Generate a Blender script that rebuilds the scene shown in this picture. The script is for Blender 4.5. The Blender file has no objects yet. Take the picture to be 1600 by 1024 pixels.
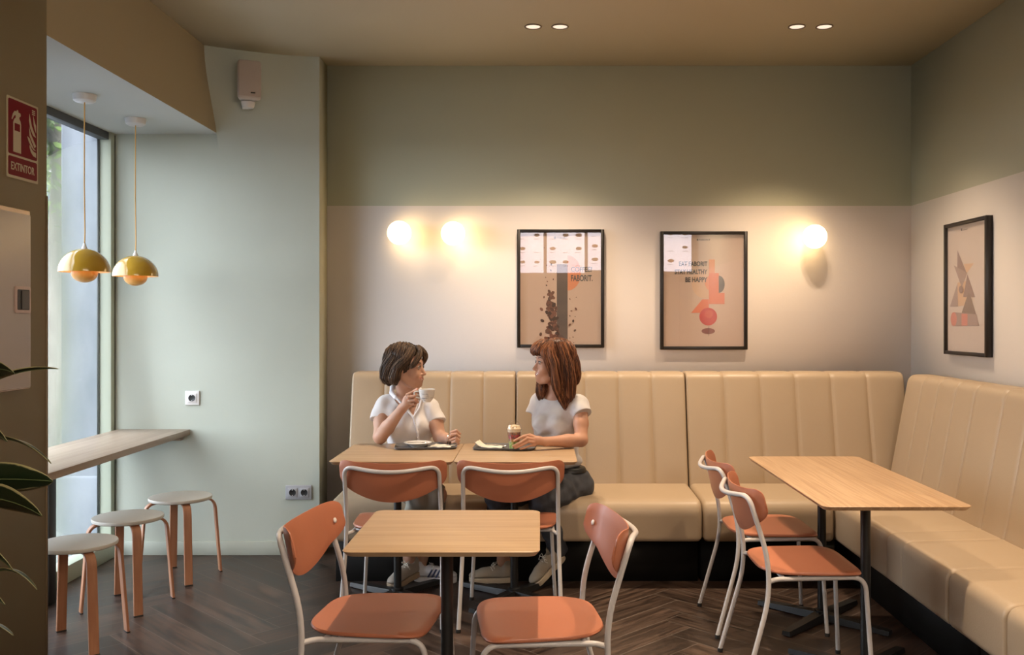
import bpy, bmesh, math, random
import numpy as np
from mathutils import Vector, Matrix
random.seed(7); RNG = np.random.RandomState(5)
SC = bpy.context.scene
COL = SC.collection
PI = math.pi
FPX, VX, VY, CAMZ = 1460.0, 845.0, 500.0, 1.43
def P(px, py, Y):
    return Vector(((px-VX)*Y/FPX, Y, CAMZ-(py-VY)*Y/FPX))

# ------------------------------------------------------------------ materials
def srgb(r, g, b):
    f = lambda c: (c/255/12.92) if c/255 <= .04045 else ((c/255+.055)/1.055)**2.4
    return (f(r), f(g), f(b), 1)
MATS = {}
def mat(name, col, rough=.5, metal=0, spec=.5, var=0.0, vscale=(8, 8, 8), bump=0.0, bscale=60, col2=None,
        emis=None, estr=0, trans=0, ior=1.45, sheen=0, coat=0, sss=0, contrast=(.35, .65)):
    if name in MATS: return MATS[name]
    m = bpy.data.materials.new(name); m.use_nodes = True
    nt = m.node_tree; b = nt.nodes['Principled BSDF']
    b.inputs['Base Color'].default_value = col
    b.inputs['Roughness'].default_value = rough
    b.inputs['Metallic'].default_value = metal
    b.inputs['Specular IOR Level'].default_value = spec
    b.inputs['IOR'].default_value = ior
    b.inputs['Transmission Weight'].default_value = trans
    b.inputs['Coat Weight'].default_value = coat
    b.inputs['Sheen Weight'].default_value = sheen
    if sss:
        b.inputs['Subsurface Weight'].default_value = sss
        b.inputs['Subsurface Radius'].default_value = (.012, .005, .003)
        b.inputs['Subsurface Scale'].default_value = 1.0
    if emis:
        b.inputs['Emission Color'].default_value = emis
        b.inputs['Emission Strength'].default_value = estr
    tc = nt.nodes.new('ShaderNodeTexCoord')
    if var or col2:
        mp = nt.nodes.new('ShaderNodeMapping'); mp.inputs['Scale'].default_value = vscale
        n = nt.nodes.new('ShaderNodeTexNoise'); n.inputs['Scale'].default_value = 1; n.inputs['Detail'].default_value = 5
        nt.links.new(tc.outputs['Object'], mp.inputs[0]); nt.links.new(mp.outputs[0], n.inputs['Vector'])
        cr = nt.nodes.new('ShaderNodeValToRGB')
        cr.color_ramp.elements[0].position, cr.color_ramp.elements[1].position = contrast
        c2 = col2 or tuple(max(0, c*(1-var)) for c in col[:3])+(1,)
        cr.color_ramp.elements[0].color = c2; cr.color_ramp.elements[1].color = col
        nt.links.new(n.outputs['Fac'], cr.inputs[0]); nt.links.new(cr.outputs[0], b.inputs['Base Color'])
    if bump:
        n2 = nt.nodes.new('ShaderNodeTexNoise'); n2.inputs['Scale'].default_value = bscale; n2.inputs['Detail'].default_value = 4
        bp = nt.nodes.new('ShaderNodeBump'); bp.inputs['Strength'].default_value = bump; bp.inputs['Distance'].default_value = .004
        nt.links.new(tc.outputs['Object'], n2.inputs['Vector']); nt.links.new(n2.outputs['Fac'], bp.inputs['Height'])
        nt.links.new(bp.outputs[0], b.inputs['Normal'])
    MATS[name] = m
    return m

def two_tone(name, low, high, zline):
    m = bpy.data.materials.new(name); m.use_nodes = True; nt = m.node_tree; b = nt.nodes['Principled BSDF']
    g = nt.nodes.new('ShaderNodeNewGeometry'); s = nt.nodes.new('ShaderNodeSeparateXYZ')
    gt = nt.nodes.new('ShaderNodeMath'); gt.operation = 'GREATER_THAN'; gt.inputs[1].default_value = zline
    mx = nt.nodes.new('ShaderNodeMix'); mx.data_type = 'RGBA'
    mx.inputs[6].default_value = low; mx.inputs[7].default_value = high
    n = nt.nodes.new('ShaderNodeTexNoise'); n.inputs['Scale'].default_value = 90; n.inputs['Detail'].default_value = 4
    bp = nt.nodes.new('ShaderNodeBump'); bp.inputs['Strength'].default_value = .12; bp.inputs['Distance'].default_value = .003
    nt.links.new(g.outputs['Position'], s.inputs[0]); nt.links.new(s.outputs['Z'], gt.inputs[0])
    nt.links.new(gt.outputs[0], mx.inputs[0]); nt.links.new(mx.outputs[2], b.inputs['Base Color'])
    nt.links.new(g.outputs['Position'], n.inputs['Vector']); nt.links.new(n.outputs['Fac'], bp.inputs['Height'])
    nt.links.new(bp.outputs[0], b.inputs['Normal']); b.inputs['Roughness'].default_value = .65
    b.inputs['Specular IOR Level'].default_value = .3
    return m

def wood(name, c1, c2, axis='X', scale=1.0, rough=.42, swirl=.0):
    """straight-grained wood: fine streaks stretched along axis"""
    m = bpy.data.materials.new(name); m.use_nodes = True; nt = m.node_tree; b = nt.nodes['Principled BSDF']
    tc = nt.nodes.new('ShaderNodeTexCoord'); mp = nt.nodes.new('ShaderNodeMapping')
    st = {'X': (1.2, 38, 38), 'Y': (38, 1.2, 38), 'Z': (38, 38, 1.2)}[axis]
    mp.inputs['Scale'].default_value = tuple(s*scale for s in st)
    n = nt.nodes.new('ShaderNodeTexNoise'); n.inputs['Scale'].default_value = 1.6; n.inputs['Detail'].default_value = 7
    n.inputs['Distortion'].default_value = swirl
    n2 = nt.nodes.new('ShaderNodeTexNoise'); n2.inputs['Scale'].default_value = .35; n2.inputs['Detail'].default_value = 2
    cr = nt.nodes.new('ShaderNodeValToRGB')
    cr.color_ramp.elements[0].position = .36; cr.color_ramp.elements[1].position = .62
    cr.color_ramp.elements[0].color = c2; cr.color_ramp.elements[1].color = c1
    ad = nt.nodes.new('ShaderNodeMath'); ad.operation = 'MULTIPLY_ADD'; ad.inputs[1].default_value = .35
    nt.links.new(tc.outputs['Object'], mp.inputs[0]); nt.links.new(mp.outputs[0], n.inputs['Vector'])
    nt.links.new(mp.outputs[0], n2.inputs['Vector'])
    sb = nt.nodes.new('ShaderNodeMath'); sb.operation = 'SUBTRACT'; sb.inputs[1].default_value = .5
    nt.links.new(n2.outputs['Fac'], sb.inputs[0])
    nt.links.new(sb.outputs[0], ad.inputs[0]); nt.links.new(n.outputs['Fac'], ad.inputs[2])
    nt.links.new(ad.outputs[0], cr.inputs[0]); nt.links.new(cr.outputs[0], b.inputs['Base Color'])
    b.inputs['Roughness'].default_value = rough
    return m

# ------------------------------------------------------------------ mesh helpers
def link_obj(name, me, m=None, parent=None, smooth=True):
    if m is not None:
        for mm in (m if isinstance(m, (list, tuple)) else [m]): me.materials.append(mm)
    if smooth:
        me.polygons.foreach_set('use_smooth', [True]*len(me.polygons))
    o = bpy.data.objects.new(name, me); COL.objects.link(o)
    if parent is not None: o.parent = parent
    return o
def ob(name, bm, m=None, parent=None, smooth=True, sharp=35):
    me = bpy.data.meshes.new(name)
    bmesh.ops.recalc_face_normals(bm, faces=bm.faces)
    if smooth:
        for e in bm.edges:
            if len(e.link_faces) == 2 and e.calc_face_angle(0) > math.radians(sharp): e.smooth = False
    bm.to_mesh(me); bm.free()
    return link_obj(name, me, m, parent, smooth)
def tag(o, label, cat, group=None, kind=None):
    o['label'] = label
    if cat: o['category'] = cat
    if group: o['group'] = group
    if kind: o['kind'] = kind
    return o
def struct(o, label, cat=None):
    o['kind'] = 'structure'; o['label'] = label
    if cat: o['category'] = cat
    return o
def thing(name, label, cat, loc=(0, 0, 0), rz=0, group=None):
    o = bpy.data.objects.new(name, None); COL.objects.link(o); o.empty_display_size = .1
    o.location = loc; o.rotation_euler = (0, 0, rz)
    return tag(o, label, cat, group)
def dup(root, loc=None, rz=None, label=None, group=None):
    def cp(o, par):
        c = o.copy(); COL.objects.link(c)
        if par is not None:
            c.parent = par
        for ch in o.children: cp(ch, c)
        return c
    r = cp(root, None)
    if loc is not None: r.location = loc
    if rz is not None: r.rotation_euler = (0, 0, rz)
    if label: r['label'] = label
    if group: r['group'] = group
    return r
def box(bm, c, s, bev=0, seg=2, M=None):
    r = bmesh.ops.create_cube(bm, size=1)
    vs = r['verts']
    for v in vs: v.co = Vector((v.co.x*s[0], v.co.y*s[1], v.co.z*s[2]))
    if bev:
        es = list({e for v in vs for e in v.link_edges})
        g = bmesh.ops.bevel(bm, geom=es, offset=bev, segments=seg, profile=.5, affect='EDGES')
        vs = list({v for f in g['faces'] for v in f.verts} | {v for v in vs if v.is_valid})
    T = Matrix.Translation(Vector(c))
    if M is not None: T = T @ M
    for v in vs: v.co = T @ v.co
    return vs
def B(name, c, s, m, parent=None, bev=0, seg=2, M=None):
    bm = bmesh.new(); box(bm, c, s, bev, seg, M); return ob(name, bm, m, parent)
def B2(name, lo, hi, m, parent=None, bev=0, seg=2):
    c = [(a+b)/2 for a, b in zip(lo, hi)]; s = [abs(b-a) for a, b in zip(lo, hi)]
    return B(name, c, s, m, parent, bev, seg)
def lathe(bm, prof, seg=32, c=(0, 0, 0), M=None):
    """prof: list of (r,z)"""
    rings = []
    T = Matrix.Translation(Vector(c))
    if M is not None: T = T @ M
    for r, z in prof:
        if r < 1e-6: rings.append([bm.verts.new(T @ Vector((0, 0, z)))])
        else: rings.append([bm.verts.new(T @ Vector((r*math.cos(2*PI*k/seg), r*math.sin(2*PI*k/seg), z))) for k in range(seg)])
    for a, b in zip(rings[:-1], rings[1:]):
        for k in range(seg):
            k2 = (k+1) % seg
            if len(a) == 1 and len(b) == 1: continue
            if len(a) == 1: bm.faces.new((a[0], b[k], b[k2]))
            elif len(b) == 1: bm.faces.new((a[k], a[k2], b[0]))
            else: bm.faces.new((a[k], a[k2], b[k2], b[k]))
def fillet(pts, rads, n=6):
    pts = [Vector(p) for p in pts]; out = [pts[0]]
    for i in range(1, len(pts)-1):
        p, a, b = pts[i], pts[i-1], pts[i+1]; r = rads[i-1] if isinstance(rads, (list, tuple)) else rads
        da, db = (a-p), (b-p); ra = min(r, da.length*.49); rb = min(r, db.length*.49)
        A = p+da.normalized()*ra; Bp = p+db.normalized()*rb
        for k in range(n+1):
            t = k/n; out.append(A*(1-t)**2+p*2*t*(1-t)+Bp*t*t)
    out.append(pts[-1]); return out
def tube(bm, pts, r, seg=10, caps=True, flat=None):
    """circle (or flat rectangle: flat=(w,t,refvec)) swept on pts"""
    pts = [Vector(p) for p in pts]; rings = []; n = len(pts)
    up = Vector((0, 0, 1)); prev = None
    for i, p in enumerate(pts):
        t = (pts[min(i+1, n-1)]-pts[max(i-1, 0)]).normalized()
        if prev is None:
            ref = Vector((0, 0, 1)) if abs(t.z) < .9 else Vector((1, 0, 0))
            u = t.cross(ref).normalized()
        else:
            u = (prev-t*prev.dot(t)).normalized()
        prev = u; w = t.cross(u).normalized()
        rr = r[i] if isinstance(r, (list, tuple)) else r
        if flat:
            W, T, ref = flat; a = Vector(ref).normalized(); bb = t.cross(a).normalized()
            ch = .2*T
            cs = [(W/2-ch, T/2), (-W/2+ch, T/2), (-W/2, T/2-ch), (-W/2, -T/2+ch), (-W/2+ch, -T/2), (W/2-ch, -T/2), (W/2, -T/2+ch), (W/2, T/2-ch)]
            rings.append([bm.verts.new(p+a*x+bb*y) for x, y in cs])
        else:
            rings.append([bm.verts.new(p+(u*math.cos(2*PI*k/seg)+w*math.sin(2*PI*k/seg))*rr) for k in range(seg)])
    for a, b in zip(rings[:-1], rings[1:]):
        m = len(a)
        for k in range(m): bm.faces.new((a[k], a[(k+1) % m], b[(k+1) % m], b[k]))
    if caps:
        bm.faces.new(rings[0][::-1]); bm.faces.new(rings[-1])
def prism(bm, poly, axis_o, U, V, N, depth):
    """extrude 2d polygon: origin + x*U + y*V, thickness depth along N"""
    o = Vector(axis_o); U = Vector(U); V = Vector(V); N = Vector(N)
    a = [bm.verts.new(o+U*x+V*y) for x, y in poly]; b = [bm.verts.new(o+U*x+V*y+N*depth) for x, y in poly]
    n = len(poly)
    bm.faces.new(a); bm.faces.new(b[::-1])
    for k in range(n): bm.faces.new((a[k], a[(k+1) % n], b[(k+1) % n], b[k]))
def text_obj(name, s, M, size, m, parent=None, sx=1.0, ext=.0006, align='LEFT', bold=0.0, label=None):
    cu = bpy.data.curves.new(name, 'FONT'); cu.body = s; cu.size = size; cu.extrude = ext; cu.align_x = align
    cu.offset = bold; cu.resolution_u = 4
    t = bpy.data.objects.new(name+'_src', cu); COL.objects.link(t)
    bpy.context.view_layer.update()
    dg = bpy.context.evaluated_depsgraph_get()
    me = bpy.data.meshes.new_from_object(t.evaluated_get(dg))
    bpy.data.objects.remove(t, do_unlink=True)
    me.transform(M @ Matrix.Diagonal((sx, 1, 1, 1)))
    me.materials.clear()
    o = link_obj(name, me, m, parent, smooth=False)
    if label: o['label'] = label
    return o

# ------------------------------------------------------------------ signed distance sculpting (organic shapes)
class Sculpt:
    def __init__(s, lo, hi, h):
        s.h = h; s.lo = np.array(lo, float)
        s.n = np.ceil((np.array(hi)-s.lo)/h).astype(int)+1
        s.d = np.full(s.n, 1.0, np.float32)
        s.ax = [s.lo[i]+h*np.arange(s.n[i]) for i in range(3)]
    def sub(s, lo, hi):
        a = [int(max(0, math.floor((lo[i]-s.lo[i])/s.h))) for i in range(3)]
        b = [int(min(s.n[i], math.ceil((hi[i]-s.lo[i])/s.h)+1)) for i in range(3)]
        sl = tuple(slice(a[i], max(a[i], b[i])) for i in range(3))
        X, Y, Z = np.meshgrid(s.ax[0][sl[0]], s.ax[1][sl[1]], s.ax[2][sl[2]], indexing='ij', sparse=False)
        return sl, X.astype(np.float32), Y.astype(np.float32), Z.astype(np.float32)
    def put(s, sl, f, k, op='u'):
        d = s.d[sl]
        if d.size == 0: return
        if op == 'u':
            if k > 0:
                h = np.clip(.5+.5*(d-f)/k, 0, 1); s.d[sl] = d*(1-h)+f*h-k*h*(1-h)
            else: s.d[sl] = np.minimum(d, f)
        else:
            f = -f
            if k > 0:
                h = np.clip(.5-.5*(d-f)/k, 0, 1); s.d[sl] = d*(1-h)+f*h+k*h*(1-h)
            else: s.d[sl] = np.maximum(d, f)
    def cone(s, a, b, ra, rb=None, k=.015, op='u', wob=None):
        rb = ra if rb is None else rb
        a = np.array(a, float); b = np.array(b, float); m = max(ra, rb)+k+3*s.h+.006
        sl, X, Y, Z = s.sub(np.minimum(a, b)-m, np.maximum(a, b)+m)
        ba = b-a; L = max(1e-9, ba @ ba)
        t = np.clip(((X-a[0])*ba[0]+(Y-a[1])*ba[1]+(Z-a[2])*ba[2])/L, 0, 1)
        f = np.sqrt((X-a[0]-t*ba[0])**2+(Y-a[1]-t*ba[1])**2+(Z-a[2]-t*ba[2])**2)-(ra+(rb-ra)*t)
        if wob is not None: f = f+wob(X, Y, Z)
        s.put(sl, f, k, op)
    def path(s, pts, rs, k=.015):
        for i in range(len(pts)-1): s.cone(pts[i], pts[i+1], rs[i], rs[i+1], k)
    def ell(s, c, r, R=None, k=.015, op='u', wob=None):
        c = np.array(c, float); m = max(r)+k+3*s.h+.006
        sl, X, Y, Z = s.sub(c-m, c+m)
        X = X-c[0]; Y = Y-c[1]; Z = Z-c[2]
        if R is not None:
            R = np.array(R)[:3, :3]
            X2 = R[0, 0]*X+R[1, 0]*Y+R[2, 0]*Z; Y2 = R[0, 1]*X+R[1, 1]*Y+R[2, 1]*Z; Z2 = R[0, 2]*X+R[1, 2]*Y+R[2, 2]*Z
        else: X2, Y2, Z2 = X, Y, Z
        k0 = np.sqrt((X2/r[0])**2+(Y2/r[1])**2+(Z2/r[2])**2)
        k1 = np.sqrt((X2/r[0]**2)**2+(Y2/r[1]**2)**2+(Z2/r[2]**2)**2)+1e-9
        f = k0*(k0-1)/k1
        if wob is not None: f = f+wob(X2, Y2, Z2)
        s.put(sl, f.astype(np.float32), k, op)
    def field(s, fn, lo, hi, k=0, op='u'):
        sl, X, Y, Z = s.sub(lo, hi); s.put(sl, fn(X, Y, Z).astype(np.float32), k, op)
    def displace(s, fn):
        sl, X, Y, Z = s.sub(s.lo, s.lo+s.n*s.h)
        near = np.abs(s.d) < .03
        s.d[near] += fn(X[near], Y[near], Z[near]).astype(np.float32)
    def mesh(s):
        d = s.d; d[0], d[-1], d[:, 0], d[:, -1], d[:, :, 0], d[:, :, -1] = 1, 1, 1, 1, 1, 1
        ins = d < 0
        cnt = np.zeros(s.n-1, np.int8)
        offs = [(i, j, k) for i in (0, 1) for j in (0, 1) for k in (0, 1)]
        def shf(A, o): return A[o[0]:A.shape[0]-1+o[0], o[1]:A.shape[1]-1+o[1], o[2]:A.shape[2]-1+o[2]]
        for o in offs: cnt += shf(ins, o)
        act = (cnt > 0) & (cnt < 8)
        I = np.argwhere(act); idm = np.full(act.shape, -1, np.int32); idm[act] = np.arange(len(I))
        vals = {o: d[I[:, 0]+o[0], I[:, 1]+o[1], I[:, 2]+o[2]] for o in offs}
        acc = np.zeros((len(I), 3)); c = np.zeros(len(I))
        for o in offs:
            for ax in range(3):
                if o[ax] == 0:
                    p = list(o); p[ax] = 1; p = tuple(p)
                    a, b = vals[o], vals[p]; x = (a < 0) != (b < 0)
                    t = np.where(x, a/np.where(x, a-b, 1), 0)
                    pos = np.tile(np.array(o, float), (len(I), 1)); pos[:, ax] = t
                    acc += pos*x[:, None]; c += x
        V = s.lo+(I+acc/c[:, None])*s.h
        F = []
        for ax in range(3):
            a1, a2 = (ax+1) % 3, (ax+2) % 3
            sl0 = [slice(None)]*3; sl1 = [slice(None)]*3
            sl0[ax] = slice(0, -1); sl1[ax] = slice(1, None)
            A, Bv = ins[tuple(sl0)], ins[tuple(sl1)]
            E = np.argwhere(A != Bv)
            E = E[(E[:, a1] > 0) & (E[:, a2] > 0) & (E[:, a1] < s.n[a1]-1) & (E[:, a2] < s.n[a2]-1)]
            fl = A[E[:, 0], E[:, 1], E[:, 2]]
            q = []
            for (p, r) in ((1, 1), (0, 1), (0, 0), (1, 0)):
                J = E.copy(); J[:, a1] -= p; J[:, a2] -= r; q.append(idm[J[:, 0], J[:, 1], J[:, 2]])
            Q = np.stack(q, 1); Q[~fl] = Q[~fl][:, ::-1]
            F.append(Q)
        return V, np.concatenate(F)
    def build(s, name, m, parent=None, relax=1, matfn=None):
        V, F = s.mesh()
        for _ in range(relax):
            A = np.zeros_like(V); c = np.zeros(len(V))
            for i in range(4):
                a, b = F[:, i], F[:, (i+1) % 4]
                np.add.at(A, a, V[b]); np.add.at(c, a, 1); np.add.at(A, b, V[a]); np.add.at(c, b, 1)
            V = V*.5+.5*A/np.maximum(c, 1)[:, None]
        me = bpy.data.meshes.new(name)
        me.from_pydata(V.tolist(), [], F.tolist()); me.update()
        if matfn is not None:
            ce = V[F].mean(1); ix = matfn(ce).astype(int)
            for mm in m: me.materials.append(mm)
            me.polygons.foreach_set('material_index', ix.tolist()); m = None
        return link_obj(name, me, m, parent)
# ------------------------------------------------------------------ materials used
M_CEIL = mat('ceiling_paint', (.66, .59, .455, 1), .75, spec=.2, bump=.08, bscale=80)
M_BEAM = mat('beam_paint', (.34, .285, .185, 1), .7, spec=.2, bump=.08, bscale=80)
M_SOFF = mat('soffit_paint', (.52, .545, .52, 1), .7, spec=.2)
M_BACK = two_tone('back_wall_paint', (.82, .745, .685, 1), (.58, .575, .43, 1), 2.147)
M_RIGHT = two_tone('right_wall_paint', (.82, .76, .69, 1), (.58, .575, .44, 1), 2.147)
M_GREEN = mat('pale_green_paint', (.43, .465, .405, 1), .65, spec=.3, var=.05, vscale=(2, 2, 2), bump=.1, bscale=70)
M_EDGE = mat('cream_green_paint', (.50, .49, .36, 1), .6, spec=.3)
M_WHITE = mat('white_plastic', (.62, .61, .60, 1), .35)
M_WMET = mat('white_painted_steel', (.47, .45, .44, 1), .3, spec=.5)
M_BLACK = mat('black_steel', (.012, .012, .012, 1), .4)
M_BLKPL = mat('black_plinth', (.008, .007, .006, 1), .7, spec=.2)
M_RUB = mat('black_rubber', (.02, .02, .02, 1), .7)
M_ORANGE = mat('terracotta_laminate', (.39, .14, .075, 1), .40, spec=.45, var=.04, vscale=(6, 6, 6))
M_PLYEDGE = mat('ply_edge', (.45, .2, .1, 1), .5)
M_OAK = wood('oak_veneer', (.43, .30, .18, 1), (.355, .235, .132, 1), 'X', 1.0)
M_OAKY = wood('oak_veneer_swirled', (.44, .29, .165, 1), (.33, .20, .105, 1), 'Y', .8, swirl=1.3)
M_COUNTER = wood('pale_oak_counter', (.34, .265, .20, 1), (.27, .20, .145, 1), 'Y', .7, rough=.4)
M_BIRCH = wood('birch_leg', (.36, .165, .085, 1), (.30, .13, .065, 1), 'Z', 1.0, rough=.5)
M_LEATHER = mat('cream_leatherette', (.40, .305, .205, 1), .40, spec=.4, bump=.12, bscale=160, var=.05, vscale=(2, 2, 2))
M_SEAM = mat('seam_thread', (.66, .56, .40, 1), .6)
M_STOOL = mat('stool_white', (.46, .44, .39, 1), .45)
M_CONC = mat('concrete', (.25, .27, .30, 1), .85, spec=.2, col2=(.17, .19, .215, 1), vscale=(5, 5, 2.2), bump=.4, bscale=25)
M_GLASSP = None

def glassy(name, tint=(1, 1, 1, 1), fres=1.45, rough=0.0, extra=0.0):
    m = bpy.data.materials.new(name); m.use_nodes = True; nt = m.node_tree
    for n in list(nt.nodes): nt.nodes.remove(n)
    out = nt.nodes.new('ShaderNodeOutputMaterial'); mx = nt.nodes.new('ShaderNodeMixShader')
    t = nt.nodes.new('ShaderNodeBsdfTransparent'); t.inputs[0].default_value = tint
    g = nt.nodes.new('ShaderNodeBsdfGlossy'); g.inputs['Roughness'].default_value = rough
    f = nt.nodes.new('ShaderNodeLayerWeight'); f.inputs[0].default_value = .5
    pw = nt.nodes.new('ShaderNodeMath'); pw.operation = 'POWER'; pw.inputs[1].default_value = 5
    ad = nt.nodes.new('ShaderNodeMath'); ad.operation = 'MULTIPLY_ADD'; ad.inputs[1].default_value = .9; ad.inputs[2].default_value = .022+extra
    nt.links.new(f.outputs['Facing'], pw.inputs[0]); nt.links.new(pw.outputs[0], ad.inputs[0]); nt.links.new(ad.outputs[0], mx.inputs[0])
    nt.links.new(t.outputs[0], mx.inputs[1]); nt.links.new(g.outputs[0], mx.inputs[2]); nt.links.new(mx.outputs[0], out.inputs[0])
    return m
M_GLASS = glassy('window_glass')
M_PGLASS = glassy('picture_glass', extra=.035)
M_CLEAR = glassy('clear_plastic', tint=(.97, .97, .97, 1), extra=.04, rough=.05)

# ------------------------------------------------------------------ SETTING
XL, XR, YB, YL, ZC, XG, XS = -1.96, 2.33, 5.88, 5.68, 3.03, -2.62, -1.346
# floor: herringbone plank tiles with pale joints
def floor():
    W, L = .15, .9
    bm = bmesh.new(); bm.loops.layers.uv.new('uv'); bm.loops.layers.float_color.new('rnd')
    uv = bm.loops.layers.uv['uv']; col = bm.loops.layers.float_color['rnd']
    c, s = math.cos(PI/4), math.sin(PI/4)
    g = .0016
    def add(x0, y0, x1, y1, horiz):
        cs = [(x0+g, y0+g), (x1-g, y0+g), (x1-g, y1-g), (x0+g, y1-g)]
        w = [Vector((x*c-y*s+.06, x*s+y*c+.1, 0)) for x, y in cs]
        m = sum(w, Vector())/4
        if not (-3.4 < m.x < 3.0 and -4.7 < m.y < 6.6): return
        f = bm.faces.new([bm.verts.new(p) for p in w]); f.material_index = 0
        r = (random.random(), random.random(), random.random(), 1)
        for lp, (x, y) in zip(f.loops, cs):
            lp[uv].uv = ((x-x0), (y-y0)) if horiz else ((y-y0), (x-x0)); lp[col] = r
    for i in range(-110, 110):
        for j in range(-12, 13):
            ox, oy = i*W+j*L, i*W-j*L
            if abs(ox)+abs(oy) > 16: continue
            add(ox, oy, ox+L, oy+W, True); add(ox+L, oy+W-L, ox+L+W, oy+W, False)
    for co, no in (((XG, 0, 0), (-1, 0, 0)), ((XR, 0, 0), (1, 0, 0)), ((0, -4, 0), (0, -1, 0)), ((0, YB, 0), (0, 1, 0))):
        bmesh.ops.bisect_plane(bm, geom=bm.verts[:]+bm.edges[:]+bm.faces[:], plane_co=co, plane_no=no, clear_outer=True)
    bv = set(box(bm, ((XG+XR)/2, (YB-4)/2, -.0512), (XR-XG, YB+4, .1014)))
    for f in bm.faces: f.material_index = 1 if all(v in bv for v in f.verts) else 0
    m = bpy.data.materials.new('herringbone_tile'); m.use_nodes = True; nt = m.node_tree; b = nt.nodes['Principled BSDF']
    u = nt.nodes.new('ShaderNodeUVMap'); u.uv_map = 'uv'; at = nt.nodes.new('ShaderNodeAttribute'); at.attribute_name = 'rnd'
    mp = nt.nodes.new('ShaderNodeMapping'); mp.inputs['Scale'].default_value = (2.2, 26, 1)
    sc = nt.nodes.new('ShaderNodeVectorMath'); sc.operation = 'SCALE'; sc.inputs['Scale'].default_value = 37
    ad = nt.nodes.new('ShaderNodeVectorMath'); ad.operation = 'ADD'
    nt.links.new(u.outputs[0], mp.inputs[0]); nt.links.new(at.outputs['Color'], sc.inputs[0])
    nt.links.new(mp.outputs[0], ad.inputs[0]); nt.links.new(sc.outputs[0], ad.inputs[1])
    no = nt.nodes.new('ShaderNodeTexNoise'); no.inputs['Scale'].default_value = 1.5; no.inputs['Detail'].default_value = 8; no.inputs['Distortion'].default_value = .8
    nt.links.new(ad.outputs[0], no.inputs['Vector'])
    cr = nt.nodes.new('ShaderNodeValToRGB'); e = cr.color_ramp.elements
    e[0].position, e[1].position = .3, .75; e[0].color = (.009, .005, .0035, 1); e[1].color = (.088, .055, .039, 1)
    nt.links.new(no.outputs['Fac'], cr.inputs[0])
    hv = nt.nodes.new('ShaderNodeHueSaturation'); sx = nt.nodes.new('ShaderNodeSeparateColor')
    mr = nt.nodes.new('ShaderNodeMapRange'); mr.inputs[3].default_value = .55; mr.inputs[4].default_value = 1.5
    nt.links.new(at.outputs['Color'], sx.inputs[0]); nt.links.new(sx.outputs[0], mr.inputs[0]); nt.links.new(mr.outputs[0], hv.inputs['Value'])
    nt.links.new(cr.outputs[0], hv.inputs['Color']); nt.links.new(hv.outputs[0], b.inputs['Base Color'])
    rr = nt.nodes.new('ShaderNodeMapRange'); rr.inputs[3].default_value = .28; rr.inputs[4].default_value = .5
    nt.links.new(no.outputs['Fac'], rr.inputs[0]); nt.links.new(rr.outputs[0], b.inputs['Roughness'])
    grout = mat('grout', (.20, .165, .14, 1), .6)
    o = ob('floor', bm, [m, grout], smooth=False)
    struct(o, 'dark brown wood-look tile floor laid in herringbone')
floor()
struct(B2('ceiling', (-2.75, -4.1, ZC), (XR+.12, 6.0, ZC+.12), M_CEIL), 'flat beige brown ceiling')
struct(B2('wall_back', (XS, YB, 0), (XR+.12, 6.0, ZC), M_BACK), 'back wall, pinkish white below, sage green above')
struct(B2('wall_right', (XR, -4, 0), (XR+.12, YB, ZC), M_RIGHT), 'right wall, cream white below, sage green above')
struct(B2('wall_front', (-2.75, -4.12, 0), (XR+.12, -4, ZC), M_GREEN), 'wall behind the camera')
# left wall panel with the leaning plastered corner under the ceiling
bm = bmesh.new()
def loft_wall():
    nx, nz = 14, 16
    z0, z1 = 2.42, ZC
    def Yf(x, z):
        tz = max(0, (z-z0)/(z1-z0)); tx = max(0, min(1, (XS-x)/(XS-XL)))
        tz = tz*tz*(3-2*tz)
        return YL-.24*tz*tx**1.6
    xs = [XS, ]+[XS+(XL-XS)*i/nx for i in range(1, nx+1)]
    zs = [0, 1.2]+[z0+(z1-z0)*k/nz for k in range(nz+1)]
    g = [[bm.verts.new((x, Yf(x, z), z)) for z in zs] for x in xs]
    for i in range(len(xs)-1):
        for k in range(len(zs)-1): bm.faces.new((g[i][k], g[i+1][k], g[i+1][k+1], g[i][k+1]))
loft_wall()
box(bm, ((-2.652+XL)/2, (YL+6)/2, 1.28), (2.652+XL, 6-YL, 2.56))
box(bm, ((XL+XS-.0)/2, (YL+6)/2+.004, ZC/2), (XS-XL, 6-YL-.008, ZC))
struct(ob('wall_left', bm, M_GREEN, smooth=True, sharp=30), 'pale green wall between the window niche and the banquette')
struct(B2('trim_1', (XS-.002, YL+.001, 0), (XS+.0015, YB, ZC), M_EDGE), 'narrow yellowish return of the pale green wall')
bm = bmesh.new(); box(bm, ((-2.75+XL)/2, (3.706-4)/2, ZC/2), (2.75+XL, 7.706, ZC))
struct(ob('wall_window_side', bm, M_BEAM), 'brown olive side wall at the left edge')
bm = bmesh.new(); box(bm, ((-2.75+XL)/2, (3.706+YL)/2, (2.56+ZC)/2), (2.75+XL, YL-3.706, ZC-2.56))
for f in bm.faces:
    if f.normal.z < -.9: f.material_index = 1
struct(ob('wall_beam', bm, [M_BEAM, M_SOFF], smooth=False), 'brown beam over the window niche with a pale underside')
struct(B2('trim_2', (XL-.006, 3.700, 0), (XL+.003, 3.711, 1.92), mat('corner_bead', (.2, .14, .08, 1), .5)), 'thin corner guard on the side wall')
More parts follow.
